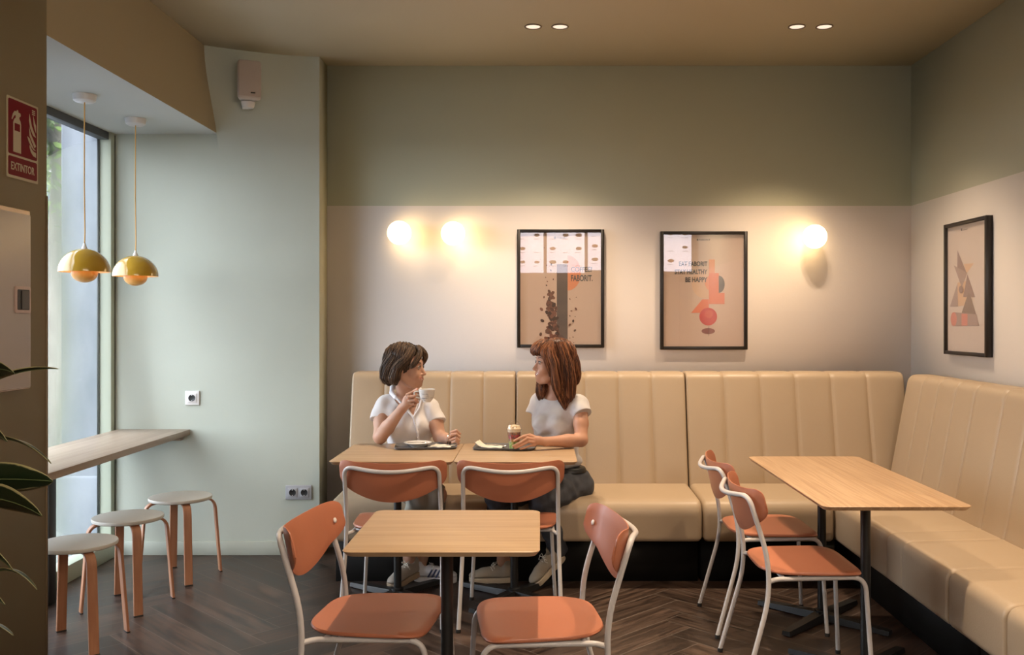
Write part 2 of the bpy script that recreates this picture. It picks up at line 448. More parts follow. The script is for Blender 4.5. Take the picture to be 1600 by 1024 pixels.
# baseboards
bm = bmesh.new(); box(bm, ((-2.58+XS)/2, YL-.006, .042), (XS+2.58, .012, .084), .003); box(bm, (XS+.006, (YL+YB)/2, .042), (.012, YB-YL, .084), .003)
struct(ob('baseboard_left', bm, M_GREEN), 'low pale green baseboard')
struct(B2('baseboard_back', (XS+.012, YB-.012, 0), (XR, YB, .084), M_GREEN, bev=.003), 'low pale baseboard behind the banquette')
# window
w = bmesh.new()
box(w, (-2.6235, 5.652, 1.3), (.073, .055, 2.52), .002)
box(w, (-2.6235, 3.75, 1.3), (.073, .04, 2.52), .002)
MW = mat('window_frame_green', (.40, .44, .35, 1), .5)
wo = struct(ob('window_1', w, MW), 'tall fixed shop window in the niche')
B2('bottom_rail', (-2.66, 3.77, 0), (-2.565, 5.625, .095), MW, wo, bev=.004)
B2('top_rail', (-2.66, 3.77, 2.515), (-2.60, 5.625, 2.56), mat('dark_rail', (.06, .065, .07, 1), .5), wo, bev=.002)
B2('glazing_bead', (-2.588, 5.672, .1), (-2.5855, 5.6795, 2.55), M_BLACK, wo)
B2('gasket', (-2.665, 5.61, .09), (-2.655, 5.625, 2.52), M_BLACK, wo)
B2('pane', (-2.648, 3.77, .09), (-2.642, 5.625, 2.52), M_GLASS, wo)

# ------------------------------------------------------------------ OUTSIDE
struct(B2('pavement', (-4.95, -40, -.3), (-2.60, 60, -.12), M_CONC), 'grey pavement outside the window')
struct(B2('far_pavement', (-16, -40, -.3), (-7.4, 60, -.13), M_CONC), 'grey pavement across the road')
M_ASPH = mat('asphalt', (.12, .125, .13, 1), .85)
struct(B2('road', (-90, -60, -.4), (-4.95, 90, -.25), M_ASPH), 'road outside')
bm = bmesh.new(); box(bm, (-2.795, 6.06, 1.5), (.27, .72, 3.6), .015, 3); box(bm, (-2.815, 6.06, .2), (.31, .74, .56), .02, 3)
tag(ob('concrete_pillar', bm, M_CONC), 'grey concrete pillar standing outside the window', 'pillar')
def facade():
    m = mat('stone_facade', (.25, .235, .21, 1), .8, var=.1, vscale=(1, 1, 1))
    gl = mat('facade_glass', (.08, .1, .12, 1), .15)
    fr = mat('facade_frame', (.7, .7, .68, 1), .6)
    o = tag(B2('apartment_building', (-30, 30, -.3), (-6, 34, 18), m), 'pale stone building across the street seen through the window', 'building')
    for fl in range(5):
        for k in range(8):
            x = -28+k*2.9; z = 1+fl*3.3
            if -22 < x < -10:
                f = B2('window', (x, 29.92, z), (x+1.2, 30.02, z+1.9), fr, o)
                B2('pane', (x+.1, 29.9, z+.1), (x+1.1, 29.93, z+1.8), gl, f)
facade()
def leaf_cloud(name, center, rad, n, size, m, parent):
    bm = bmesh.new()
    for _ in range(n):
        v = Vector((random.gauss(0, 1), random.gauss(0, 1), random.gauss(0, 1))).normalized()*random.random()**.4
        c = Vector(center)+Vector((v.x*rad[0], v.y*rad[1], v.z*rad[2]))
        a = Vector((random.gauss(0, 1), random.gauss(0, 1), random.gauss(0, .6))).normalized()
        b = a.cross(Vector((random.gauss(0, 1), random.gauss(0, 1), random.gauss(0, 1)))).normalized()
        s = size*random.uniform(.6, 1.3)
        vs = [bm.verts.new(c+a*s*x+b*s*y) for x, y in ((-1, 0), (-.4, .45), (.3, .4), (1, 0), (.3, -.4), (-.4, -.45))]
        bm.faces.new(vs)
    return ob(name, bm, m, parent, smooth=False)
M_BARK = mat('plane_bark', (.28, .25, .21, 1), .9, var=.4, vscale=(6, 6, 2))
M_FOL = mat('foliage', (.24, .33, .08, 1), .6, col2=(.10, .17, .05, 1), vscale=(.9, .9, .9))
def tree(label, x, y, h, lean, dens):
    t = thing('street_tree', label, 'tree', (x, y, -.12), group=None)
    bm = bmesh.new(); tube(bm, [(0, 0, 0), (lean*.3, 0, h*.3), (lean*.5, .05, h*.55), (lean, .1, h)], [.13, .11, .09, .04], 10)
    tr = ob('trunk', bm, M_BARK, t)
    for k in range(5):
        a = k*1.3+.4; z = h*(.4+.1*k)
        bm = bmesh.new(); tube(bm, [(lean*.5, 0, z), (lean*.5+math.cos(a)*.6, math.sin(a)*.6, z+.5), (lean*.5+math.cos(a)*1.3, math.sin(a)*1.3, z+.8)], [.05, .035, .015], 7)
        ob('branch', bm, M_BARK, tr)
    leaf_cloud('foliage', (lean*.6, 0, h*.85), (1.7, 1.7, h*.43), dens, .05, M_FOL, t)
tree('street tree with grey trunk nearest outside the window', -4.35, 8.3, 5.2, .15, 9000)
tree('street tree on the far side of the road outside the window', -8.3, 16.2, 6.5, -.2, 9000)
def car():
    t = thing('parked_car', 'pale silver car parked outside behind the window', 'car', (-6.12, 11.7, -.25), 0)
    mb = mat('car_paint', (.66, .70, .75, 1), .25, coat=.5); mg = mat('car_glass', (.10, .13, .16, 1), .08)
    s = Sculpt((-1, -2.2, .1), (1, 2.2, 1.6), .035)
    s.field(lambda X, Y, Z: np.maximum(np.maximum(np.abs(X)-.86+.15*np.clip(Z-.6, 0, 1), np.abs(Y)-2.05+.25*np.clip(Z-.6, 0, 1)), np.abs(Z-.58)-.34), (-1, -2.2, .1), (1, 2.2, 1.6), 0)
    s.field(lambda X, Y, Z: np.maximum(np.maximum(np.abs(X)-.72+.35*(Z-.9), np.abs(Y+.2)-1.35+1.1*(Z-.9)), np.abs(Z-1.1)-.32), (-1, -2.2, .1), (1, 2.2, 1.6), .1)
    for y in (-1.3, 1.3):
        for x in (-.85, .85): s.cone((x-.15, y, .33), (x+.15, y, .33), .36, k=.01, op='s')
    s.build('body', mb, t, relax=3)
    for x in (-1, 1):
        bm = bmesh.new(); prism(bm, [(-1.2, .95), (.85, .95), (.45, 1.3), (-.8, 1.3)], (x*.735, 0, 0), (0, 1, 0), (-x*.32, 0, 1), (x, 0, 0), .012)
        ob('side_window', bm, mg, t, smooth=False)
    for y in (-1, 1):
        bm = bmesh.new(); prism(bm, [(-.62, .95), (.62, .95), (.52, 1.28), (-.52, 1.28)], (0, -.2+y*1.38, .02), (1, 0, 0), (0, -y*.98, 1), (0, y, 0), .02)
        ob('windscreen', bm, mg, t, smooth=False)
    for y in (-1.3, 1.3):
        for x in (-.8, .8):
            bm = bmesh.new(); R = Matrix.Rotation(PI/2, 4, 'Y')
            lathe(bm, [(0, -.1), (.2, -.1), (.3, -.09), (.32, -.05), (.32, .05), (.3, .09), (.2, .1), (0, .1)], 24, (x, y, .32), R)
            ob('wheel', bm, M_RUB, t)
    for x in (-.6, .6): B('headlight', (x, -2.0, .68), (.3, .08, .14), M_WHITE, t, .03)
    B('bumper', (0, -2.06, .38), (1.6, .08, .18), M_RUB, t, .03)
car()

# ------------------------------------------------------------------ BANQUETTE
def sweep_cushion(name, prof, length, axis_pts, m, parent, seams=(), endR=.025, groove=.007, puff=0.0):
    """prof: closed loop (d,z); swept along local x 0..length with rounded ends and pinched seams.
       axis_pts: function (s,d,z)->world"""
    n = len(prof); P2 = [Vector((a, b, 0)) for a, b in prof]
    nor = []
    for i in range(n):
        t = (P2[(i+1) % n]-P2[i-1]).normalized(); nor.append(Vector((t.y, -t.x, 0)))
    ar = sum(P2[i].x*P2[(i+1) % n].y-P2[(i+1) % n].x*P2[i].y for i in range(n))
    if ar < 0: nor = [-v for v in nor]
    st = []
    for k in range(7):
        a = k/6*PI/2; st.append((endR*(1-math.cos(a)) if False else endR*(1-math.cos(PI/2-(PI/2-a))), endR*(1-math.sin(a))))
    S = [(x, e) for x, e in st]
    inner = [(length-x, e) for x, e in reversed(st)]
    cuts = [endR]+sorted(seams)+[length-endR]
    mid = []
    for a, b in zip(cuts[:-1], cuts[1:]):
        for k in range(1, 8):
            x = a+(b-a)*k/8; mid.append((x, -puff*math.sin(PI*k/8)))
        if b != cuts[-1]:
            for dx, e in ((-.007, .25), (-.0025, .8), (0, 1), (.0025, .8), (.007, .25)): mid.append((b+dx, groove*e))
    S = sorted(S+mid+inner)
    bm = bmesh.new(); rings = []
    for x, e in S:
        rings.append([bm.verts.new(axis_pts(x, p.x-q.x*e, p.y-q.y*e)) for p, q in zip(P2, nor)])
    for a, b in zip(rings[:-1], rings[1:]):
        for k in range(n): bm.faces.new((a[k], a[(k+1) % n], b[(k+1) % n], b[k]))
    bm.faces.new(rings[0]); bm.faces.new(rings[-1])
    return ob(name, bm, m, parent, sharp=50)
def rprof(pts, rads, n=6):
    """closed loop with filleted corners"""
    out = []; m = len(pts)
    for i in range(m):
        p = Vector(pts[i]+(0,)); a = Vector(pts[i-1]+(0,)); b = Vector(pts[(i+1) % m]+(0,)); r = rads[i]
        A = p+(a-p).normalized()*r; Bp = p+(b-p).normalized()*r
        for k in range(n+1):
            t = k/n; q = A*(1-t)**2+p*2*t*(1-t)+Bp*t*t; out.append((q.x, q.y))
    return out
SEATP = rprof([(.0, .24), (.50, .24), (.50, .462), (.0, .475)], [.015, .035, .085, .015], 8)
SEATP2 = rprof([(.0, .24), (.50, .24), (.50, .462), (.0, .475)], [.015, .035, .055, .015], 8)
def backp(w0=.0): return rprof([(0, .40), (.455, .40), (.345, 1.115), (0.22, 1.115)], [.01, .02, .045, .02], 8)
# d measured from the wall; seat front 0.88 m from wall
YW = YB-.01
def banq_back(x0, x1, seams, label, seat_x1=None, extra_left=0):
    t = thing('banquette', label, 'banquette', ((x0+x1)/2, YW-.45, 0), 0, 'sections of the cream banquette')
    loc = t.location; sx1 = seat_x1 or x1
    f = lambda s, d, z: Vector((x0-extra_left+s, YW-.385-d, z))-loc
    sweep_cushion('seat_cushion', SEATP, sx1-x0+extra_left-.004, f, M_LEATHER, t, (), .03)
    prof = [(.16, .44), ]
    bp = rprof([(.10, .44), (.425, .44), (.275, 1.115), (.10, 1.115)], [.01, .03, .05, .02], 8)
    g = lambda s, d, z: Vector((x0+s, YW-d, z))-loc
    sweep_cushion('backrest', bp, x1-x0-.006, g, M_LEATHER, t, seams, .014, .0055, .0012)
    B2('plinth', Vector((x0+.01, YW-.76, 0))-loc, Vector((sx1-.01, YW-.1, .245))-loc, M_BLKPL, t)
    return t
banq_back(-1.130, -.146, [.196, .392, .59, .787], 'cream banquette section at the left end, behind the woman with the coffee cup', extra_left=0)
banq_back(-.146, .868, [.205, .41, .61, .81], 'middle cream banquette section between the two dark vertical gaps')
banq_back(.868, 2.18, [.225, .44, .65, .865, 1.08], 'cream banquette section running into the corner behind the right table', seat_x1=1.574)
XW = XR-.01
def banq_right(y0, y1, seams, label, sseams=()):
    """y0 far, y1 near"""
    t = thing('banquette', label, 'banquette', (XW-.4, (y0+y1)/2, 0), 0, 'sections of the cream banquette')
    loc = t.location
    f = lambda s, d, z: Vector((XW-.245-d, y0-s, z))-loc
    sweep_cushion('seat_cushion', SEATP2, y0-y1-.004, f, M_LEATHER, t, sseams, .02, .003)
    bp = rprof([(.06, .44), (.315, .44), (.19, 1.115), (.06, 1.115)], [.01, .03, .05, .02], 8)
    g = lambda s, d, z: Vector((XW-d, y0-s, z))-loc
    sweep_cushion('backrest', bp, y0-y1-.006, g, M_LEATHER, t, seams, .014, .0055, .0012)
    B2('plinth', Vector((XW-.62, y1+.01, 0))-loc, Vector((XW-.06, y0-.01, .245))-loc, M_BLKPL, t)
banq_right(5.42, 3.62, [.22, .43, .64, .85, 1.14, 1.36, 1.58], 'long corner section of the cream banquette along the right wall, behind the long table', (1.16, 1.34))
banq_right(3.62, 3.17, [.22], 'short cream banquette section with rounded front just nearer than the long table')
banq_right(3.17, 2.2, [.24, .48, .72], 'nearest cream banquette section, cut off by the right edge')

# ------------------------------------------------------------------ TABLES
def slab_top(bm, w, d, z, th, r=.03):
    def rr(w, d, r, n=6):
        out = []
        for cx, cy, a0 in ((w/2-r, d/2-r, 0), (-w/2+r, d/2-r, PI/2), (-w/2+r, -d/2+r, PI), (w/2-r, -d/2+r, 3*PI/2)):
            for k in range(n+1):
                a = a0+PI/2*k/n; out.append((cx+r*math.cos(a), cy+r*math.sin(a)))
        return out
    L = [(0, z-th, .011), (1, z-th*.35, .002), (2, z-th*.15, 0), (3, z-.0008, .0015), (4, z, .004)]
    rings = [[bm.verts.new((x, y, zz)) for x, y in rr(w-2*i, d-2*i, r)] for _, zz, i in L]
    for a, b in zip(rings[:-1], rings[1:]):
        n = len(a)
        for k in range(n): bm.faces.new((a[k], a[(k+1) % n], b[(k+1) % n], b[k]))
    bm.faces.new(rings[0][::-1]); bm.faces.new(rings[-1])
def pedestal(t, x, y, ang, arm=.335, r=.02):
    bm = bmesh.new(); lathe(bm, [(0, .03), (r*1.6, .03), (r*1.6, .05), (r, .055), (r, .722), (0, .722)], 24, (x, y, 0)); box(bm, (x, y, .724), (.22, .22, .006), .001)
    ob('pole', bm, M_BLACK, t)
    for k in range(4):
        a = ang+k*PI/2; bm = bmesh.new()
        M = Matrix.Rotation(a, 4, 'Z')
        pr = [(0, -.032), (arm, -.022), (arm, .022), (0, .032)]
        lo = [bm.verts.new(M @ Vector((px, py, .006))+Vector((x, y, 0))) for px, py in pr]
        hz = [.042, .026, .026, .042]
        hi = [bm.verts.new(M @ Vector((px, py*.8, z))+Vector((x, y, 0))) for (px, py), z in zip(pr, hz)]
        bm.faces.new(lo[::-1]); bm.faces.new(hi)
        for i in range(4): bm.faces.new((lo[i], lo[(i+1) % 4], hi[(i+1) % 4], hi[i]))
        ft = ob('foot', bm, M_BLACK, t, smooth=False)
        bm = bmesh.new(); lathe(bm, [(0, 0), (.014, 0), (.014, .008), (0, .008)], 14, M @ Vector((arm-.025, 0, 0))+Vector((x, y, 0))); ob('glide', bm, M_RUB, ft)
def table(label, x, y, w, d, posts, ang, m, rz=0, group=None):
    t = thing('cafe_table', label, 'table', (x, y, 0), rz, group)
    bm = bmesh.new(); slab_top(bm, w, d, .75, .018); ob('tabletop', bm, m, t)
    for px, py in posts: pedestal(t, px, py, ang)
    return t
table('square oak table in front, between the two nearest orange chairs', -.295, 3.04, .585, .60, [(-.01, 0)], .5, M_OAK)
table('square oak table at the banquette with the coffee saucer tray', -.722, 4.81, .597, .66, [(-.015, 0)], .94, M_OAK)
table('square oak table at the banquette with the layered dessert cup', -.122, 4.81, .597, .66, [(-.015, 0)], .94, M_OAK)
table('long oak table by the corner of the banquette with two black posts', 1.305, 4.03, .55, 1.25, [(.033, .42), (.005, -.26)], .80, M_OAKY, rz=-.0)

# ------------------------------------------------------------------ CHAIRS
def tiltx(z): return -.17-(z-.46)*.20
def bow(y): return -.045*(1-(y/.245)**2)
def make_chair(label):
    t = thing('cafe_chair', label, 'chair', (0, 0, 0), 0, None)
    # seat
    bm = bmesh.new()
    ring = []
    N = 56
    def outl(k, s):
        a = 2*PI*k/N; c, q = math.cos(a), math.sin(a); ex = 2/(5.5 if c > 0 else 4.2)
        x = .198*abs(c)**ex*(1 if c > 0 else -1); y = .217*abs(q)**ex*(1 if q > 0 else -1)
        if x < 0: y *= 1-.15*(x/-.198)**2
        else: y *= 1+.04*x/.198
        return x*s+.018, y*s
    def zf(x, y, top): return .462-.006*math.exp(-((x+.02)**2+y*y)/.02)-.030*max(0, (x-.12)/.1)**2*.35+.10*max(0, -x-.11)**1.5 - (0 if top else .012)
    for top, ss in ((False, (.3, .6, .85, .985)), (True, (1.0, .985, .85, .6, .3))):
        for s in ss:
            zz = 0
            ring.append([bm.verts.new((*outl(k, s), zf(*outl(k, s), top if s < 1 else True)-(.006 if s == 1.0 else 0))) for k in range(N)])
    for a, b in zip(ring[:-1], ring[1:]):
        for k in range(N): bm.faces.new((a[k], a[(k+1) % N], b[(k+1) % N], b[k]))
    bm.faces.new(ring[0][::-1]); bm.faces.new(ring[-1])
    ob('seat', bm, M_ORANGE, t, sharp=60)
    # backrest
    bm = bmesh.new(); NU, NV = 44, 8
    def br(u, v):
        s = math.sin(u*PI/2); y = .247*s; q = max(0, (abs(s)-.86)/.14); rc = 1-math.sqrt(max(0, 1-q*q)); cu = max(0, (abs(s)-.70)/.30)
        zt = .786-.014*(1-s*s)-.030*rc; zb = .588+.090*abs(s)**2.0+.022*rc
        z = zb+(zt-zb)*v
        return Vector((tiltx(z)+bow(y)+.0155+.026*cu**1.6, y, z))
    F = [[None]*(NV+1) for _ in range(NU+1)]; Bk = [[None]*(NV+1) for _ in range(NU+1)]
    for i in range(NU+1):
        for j in range(NV+1):
            u = -1+2*i/NU; p = br(u, j/NV); e = 1e-3
            du = br(min(1, u+e), j/NV)-br(max(-1, u-e), j/NV)
            n = Vector((1, -du.x/du.y if abs(du.y) > 1e-9 else 0, .20)).normalized()
            rim = .35 if (i in (0, NU) or j in (0, NV)) else 1
            F[i][j] = bm.verts.new(p+n*.0052*rim); Bk[i][j] = bm.verts.new(p-n*.0052*rim)
    for i in range(NU):
        for j in range(NV):
            bm.faces.new((F[i][j], F[i+1][j], F[i+1][j+1], F[i][j+1])); bm.faces.new((Bk[i][j], Bk[i][j+1], Bk[i+1][j+1], Bk[i+1][j]))
    for i in range(NU):
        for j in (0, NV): bm.faces.new((F[i][j], F[i+1][j], Bk[i+1][j], Bk[i][j]))
    for j in range(NV):
        for i in (0, NU): bm.faces.new((F[i][j], F[i][j+1], Bk[i][j+1], Bk[i][j]))
    bo = ob('backrest', bm, M_ORANGE, t, sharp=40)
    for sy in (-1, 1):
        bm = bmesh.new(); y = sy*.212; z = .715; p = Vector((tiltx(z)+bow(y)+.019+.012, y, z))
        lathe(bm, [(0, -.002), (.0095, -.002), (.0095, .0025), (.006, .005), (0, .0055)], 18, p, Matrix.Rotation(PI/2-.2, 4, 'Y')); ob('bolt_cap', bm, M_WHITE, bo)
    # tube frame
    yu = .218
    top = [Vector((tiltx(.748)+bow(y)-.004, y, .748-.012*(1-(y/yu)**2))) for y in [yu*k/8 for k in range(-7, 8)]]
    low = lambda s: [Vector((-.262, s*.236, .012)), Vector((-.142, s*.222, .44)), Vector((tiltx(.755)+bow(yu)-.002, s*yu, .757))]
    a = low(-1); b = low(1)
    full = fillet(a+[Vector((tiltx(.75)-.086, 0, .732))]+b[::-1], [.16, .05, .17, .05, .16], 10)
    cl = []
    for p in full:
        if not cl or (p-cl[-1]).length > .004: cl.append(p)
    iL = next(i for i, p in enumerate(cl) if p.z > .43); iR = len(cl)-next(i for i, p in enumerate(cl[::-1]) if p.z > .43)
    r = .0098
    for seg_, nm in ((cl[:iL+1], 'leg'), (cl[iL:iR], 'back_frame'), (cl[iR-1:], 'leg')):
        bm = bmesh.new(); tube(bm, seg_, r, 12); o = ob(nm, bm, M_WMET, t)
        if nm == 'leg':
            e = seg_[0] if seg_[0].z < .1 else seg_[-1]
            bm = bmesh.new(); lathe(bm, [(0, 0), (.0105, 0), (.0115, .006), (.0115, .016), (0, .016)], 14, (e.x, e.y, 0)); ob('foot_cap', bm, M_RUB, o)
    xr = min(cl, key=lambda p: abs(p.z-.428)+(0 if p.y > 0 else 9)).x
    for s in (-1, 1):
        pts = fillet([(xr, s*.222, .428), (-.13, s*.198, .432), (.215, s*.19, .438), (.238, s*.213, .012)], [.02, .055], 8)
        cl2 = [p for p in pts]
        k = next(i for i, p in enumerate(cl2) if p.x > .15 and p.z < .4365)
        bm = bmesh.new(); tube(bm, cl2[:k+1], r*.95, 12); ob('seat_frame', bm, M_WMET, t)
        bm = bmesh.new(); tube(bm, cl2[k:], r*.95, 12); o = ob('leg', bm, M_WMET, t)
        bm = bmesh.new(); lathe(bm, [(0, 0), (.0105, 0), (.0115, .006), (.0115, .016), (0, .016)], 14, (.238, s*.213, 0)); ob('foot_cap', bm, M_RUB, o)
    bm = bmesh.new(); tube(bm, [(-.1, -.196, .433), (-.1, .196, .433)], .008, 10); ob('crossbar', bm, M_WMET, t)
    return t
GCH = 'orange cafe chairs with white tube frames'
chair = make_chair('orange chair with its back to the camera, behind the left banquette table edge'); chair['group'] = GCH
chair['label'] = 'orange chair seen from behind, tucked at the left banquette table'
chair.location = (-.686, 4.53, 0); chair.rotation_euler = (0, 0, PI/2)
for x, y, rz, lab in (
    (-.140, 4.53, PI/2, 'orange chair seen from behind at the dessert side of the joined tables'),
    (-.555, 3.10, -.10, 'orange chair left of the front oak table, facing right'),
    (.012, 3.06, PI+.13, 'orange chair right of the front oak table, facing left'),
    (1.055, 4.43, .0, 'farther orange chair at the long corner table, half hidden by another'),
    (1.035, 3.79, .0, 'nearer orange chair at the left side of the long corner table')):
    dup(chair, (x, y, 0), rz, lab, GCH)

# ------------------------------------------------------------------ COUNTER, STOOLS
t = thing('window_counter', 'pale oak counter shelf fixed along the window', 'counter', (-2.37, 4.7, 0))
B2('worktop', (-.20, -.94, .73), (.24, .978, .765), M_COUNTER, t, bev=.003)
B2('batten', (-.14, .93, .70), (.20, .975, .73), M_COUNTER, t, bev=.002)
po = B2('post', (-.17, -.04, 0), (-.082, .03, .73), M_BLACK, t, bev=.003)
B('sticker', (-.10, -.0415, .045), (.014, .001, .03), M_WHITE, po)
def make_stool():
    t = thing('round_stool', 'white round stool nearest the end wall, farthest of the three', 'stool', (-2.005, 5.2, 0), math.radians(32), 'white round stools with bent wood legs')
    bm = bmesh.new(); lathe(bm, [(0, .43), (.161, .43), (.1665, .433), (.168, .437), (.168, .445), (.1665, .4485), (.161, .45), (0, .45)], 56); ob('seat', bm, M_STOOL, t)
    for k in range(4):
        a = PI/2*k; c, s = math.cos(a), math.sin(a)
        path = fillet([(c*.06, s*.06, .424), (c*.182, s*.182, .424), (c*.215, s*.215, .006)], [.06], 10)
        bm = bmesh.new(); tube(bm, path, 0, flat=(.042, .0125, (-s, c, 0))); l = ob('leg', bm, M_BIRCH, t, sharp=30)
        bm = bmesh.new(); box(bm, (0, 0, .003), (.014, .043, .007), .001, 1, Matrix.Rotation(a, 4, 'Z'))
        bmesh.ops.translate(bm, verts=bm.verts, vec=(c*.215, s*.215, 0)); ob('foot_pad', bm, M_RUB, l)
    bm = bmesh.new(); box(bm, (0, 0, .4155), (.12, .12, .005), .001); ob('bracket', bm, M_BLACK, t)
    return t
st = make_stool()
dup(st, (-2.065, 4.675, 0), math.radians(36), 'middle white round stool of the row under the counter')
dup(st, (-2.05, 4.13, 0), math.radians(44), 'white round stool nearest the camera, beside the side wall')

# ------------------------------------------------------------------ PENDANTS
M_MUST = mat('mustard_enamel', (.42, .25, .025, 1), .12, coat=.6)
M_BOWL = mat('warm_mustard_enamel', (.72, .37, .09, 1), .3)
M_INNER = mat('cream_inside', (.85, .7, .45, 1), .5)
M_CORD = mat('yellow_cord', (.55, .33, .10, 1), .7)
def pendant(x, y, zrim, label):
    t = thing('pendant_lamp', label, 'lamp', (x, y, zrim), 0, 'mustard dome pendants over the counter')
    bm = bmesh.new(); prof = [(.122*math.cos(a), .118*math.sin(a)) for a in [PI/2*k/14 for k in range(15)]]
    inn = [(.1195*math.cos(a), .1155*math.sin(a)) for a in [PI/2*k/14 for k in range(15)]]
    lathe(bm, prof[:-1]+[(0, .118)], 48); sh = ob('shade', bm, M_MUST, t)
    bm = bmesh.new(); lathe(bm, [(.122, 0)]+inn[:-1]+[(0, .1155)], 48); ob('shade_lining', bm, M_INNER, sh)
    bm = bmesh.new(); lathe(bm, [(0, -.053)]+[(.062*math.cos(a), -.005+.048*math.sin(a)) for a in [-PI/2+PI/2*k/12 for k in range(1, 13)]]+[(.062, .012), (.059, .012), (.055, -.01), (0, -.045)], 40); ob('lower_bowl', bm, M_BOWL, t)
    bm = bmesh.new(); lathe(bm, [(0, -.042), (.012, -.042), (.016, .0), (.022, .02), (.022, .04), (0, .055)], 20)
    ob('bulb', bm, mat('warm_bulb', (1, .8, .5, 1), .5, emis=(1, .62, .25, 1), estr=7), t)
    bm = bmesh.new(); lathe(bm, [(0, .05), (.014, .05), (.014, .12), (.008, .132), (.005, .145), (0, .145)], 20); ob('socket', bm, M_WHITE, t)
    L = 2.56-zrim
    bm = bmesh.new(); tube(bm, [(0, 0, .14), (.002, 0, .2), (-.0015, 0, .45), (0, 0, L-.03)], .0032, 8); ob('cord', bm, M_CORD, t)
    bm = bmesh.new(); lathe(bm, [(0, L-.038), (.04, L-.038), (.052, L-.03), (.056, L-.004), (.056, L), (0, L)], 36); ob('canopy', bm, M_WHITE, t)
    return t
pendant(-2.29, 4.69, 1.67, 'mustard dome pendant lamp nearer the camera, hanging left')
pendant(-2.277, 5.25, 1.674, 'mustard dome pendant lamp farther back, nearer the end wall')

# ------------------------------------------------------------------ WALL GLOBES
M_GLOBE = mat('lit_opal_glass', (1, .9, .7, 1), .4, emis=(1, .70, .34, 1), estr=4.6)
def globe(px, py, label):
    p = P(px, py, 5.785)
    t = thing('wall_lamp', label, 'lamp', (p.x, YB, p.z), 0, 'glowing globe wall lamps')
    bm = bmesh.new(); lathe(bm, [(0, 0), (.045, 0), (.045, .012), (.03, .02), (.03, .03), (0, .03)], 28, (0, 0, 0), Matrix.Rotation(PI/2, 4, 'X')); ob('wall_plate', bm, M_WHITE, t)
    bm = bmesh.new(); lathe(bm, [(0, -.074)]+[(.074*math.cos(a), .074*math.sin(a)) for a in [-PI/2+PI*k/20 for k in range(1, 20)]]+[(0, .074)], 36, (0, -.098, 0), Matrix.Rotation(PI/2, 4, 'X')); ob('globe', bm, M_GLOBE, t)
globe(624, 364, 'leftmost of the three glowing globe wall lamps')
globe(708, 365, 'glowing globe wall lamp between the leftmost one and the coffee poster')
globe(1273, 370, 'single glowing globe wall lamp right of the posters')

# ------------------------------------------------------------------ SPEAKER, SOCKETS
def speaker():
    p = P(388, 128, 5.50)
    t = thing('wall_speaker', 'white loudspeaker mounted high in the corner above the pale green wall', 'speaker', p, .42)
    bm = bmesh.new(); box(bm, (0, 0, 0), (.145, .13, .235), .02, 4)
    for v in bm.verts:
        f = 1-(v.co.y+.065)/.13*.35; v.co.x *= f; v.co.z *= 1-(v.co.y+.065)/.13*.12
        v.co.x *= 1+.06*math.cos(v.co.z/.12*PI/2)-.04
    ob('cabinet', bm, mat('speaker_white', (.44, .40, .37, 1), .5), t)
    bm = bmesh.new(); box(bm, (0, -.0665, .003), (.122, .008, .205), .0035, 3)
    g = ob('grille', bm, mat('speaker_mesh', (.42, .36, .32, 1), .6, bump=.6, bscale=500), t)
    B('badge', (.018, -.0715, -.078), (.026, .002, .007), M_BLACK, g)
    bm = bmesh.new(); lathe(bm, [(0, -.155), (.03, -.152), (.036, -.14), (.04, -.118), (0, -.11)], 24, (.0, .01, 0)); box(bm, (0, .09, -.125), (.04, .15, .02), .004); ob('bracket', bm, M_WHITE, t)
speaker()
def socket(px, py, n, label, m):
    p = P(px, py, YL); w = .081+.071*(n-1)
    t = thing('wall_socket', label, 'socket', (p.x, YL, p.z))
    bm = bmesh.new(); box(bm, (0, -.005, 0), (w+.006, .010, .087), .0035, 3); ob('frame', bm, m, t)
    for k in range(n):
        x = (k-(n-1)/2)*.071
        bm = bmesh.new(); box(bm, (x, -.0115, 0), (.055, .006, .055), .002, 2); ins = ob('insert', bm, m, t)
        bm = bmesh.new(); lathe(bm, [(.0212, .0140), (.0208, .0153), (.0195, .0155), (.0185, .0149), (0, .0149)], 32, (x, 0, 0), Matrix.Rotation(PI/2, 4, 'X'))
        w_ = ob('well', bm, M_BLACK, ins)
        for s in (-1, 1):
            bm = bmesh.new(); lathe(bm, [(0, 0), (.0035, 0), (.0035, .0015), (0, .0015)], 12, (x+s*.0095, -.0147, 0), Matrix.Rotation(PI/2, 4, 'X')); ob('pin_hole', bm, M_RUB, w_)
        bm = bmesh.new(); box(bm, (x, -.0152, .0165), (.006, .003, .004)); box(bm, (x, -.0152, -.0165), (.006, .003, .004)); ob('earth_clip', bm, M_WHITE, w_)
socket(301, 622, 1, 'white single power socket above the window counter', M_WHITE)
socket(467, 769.5, 2, 'grey double power socket low on the pale green wall', mat('grey_plastic', (.34, .35, .37, 1), .4))

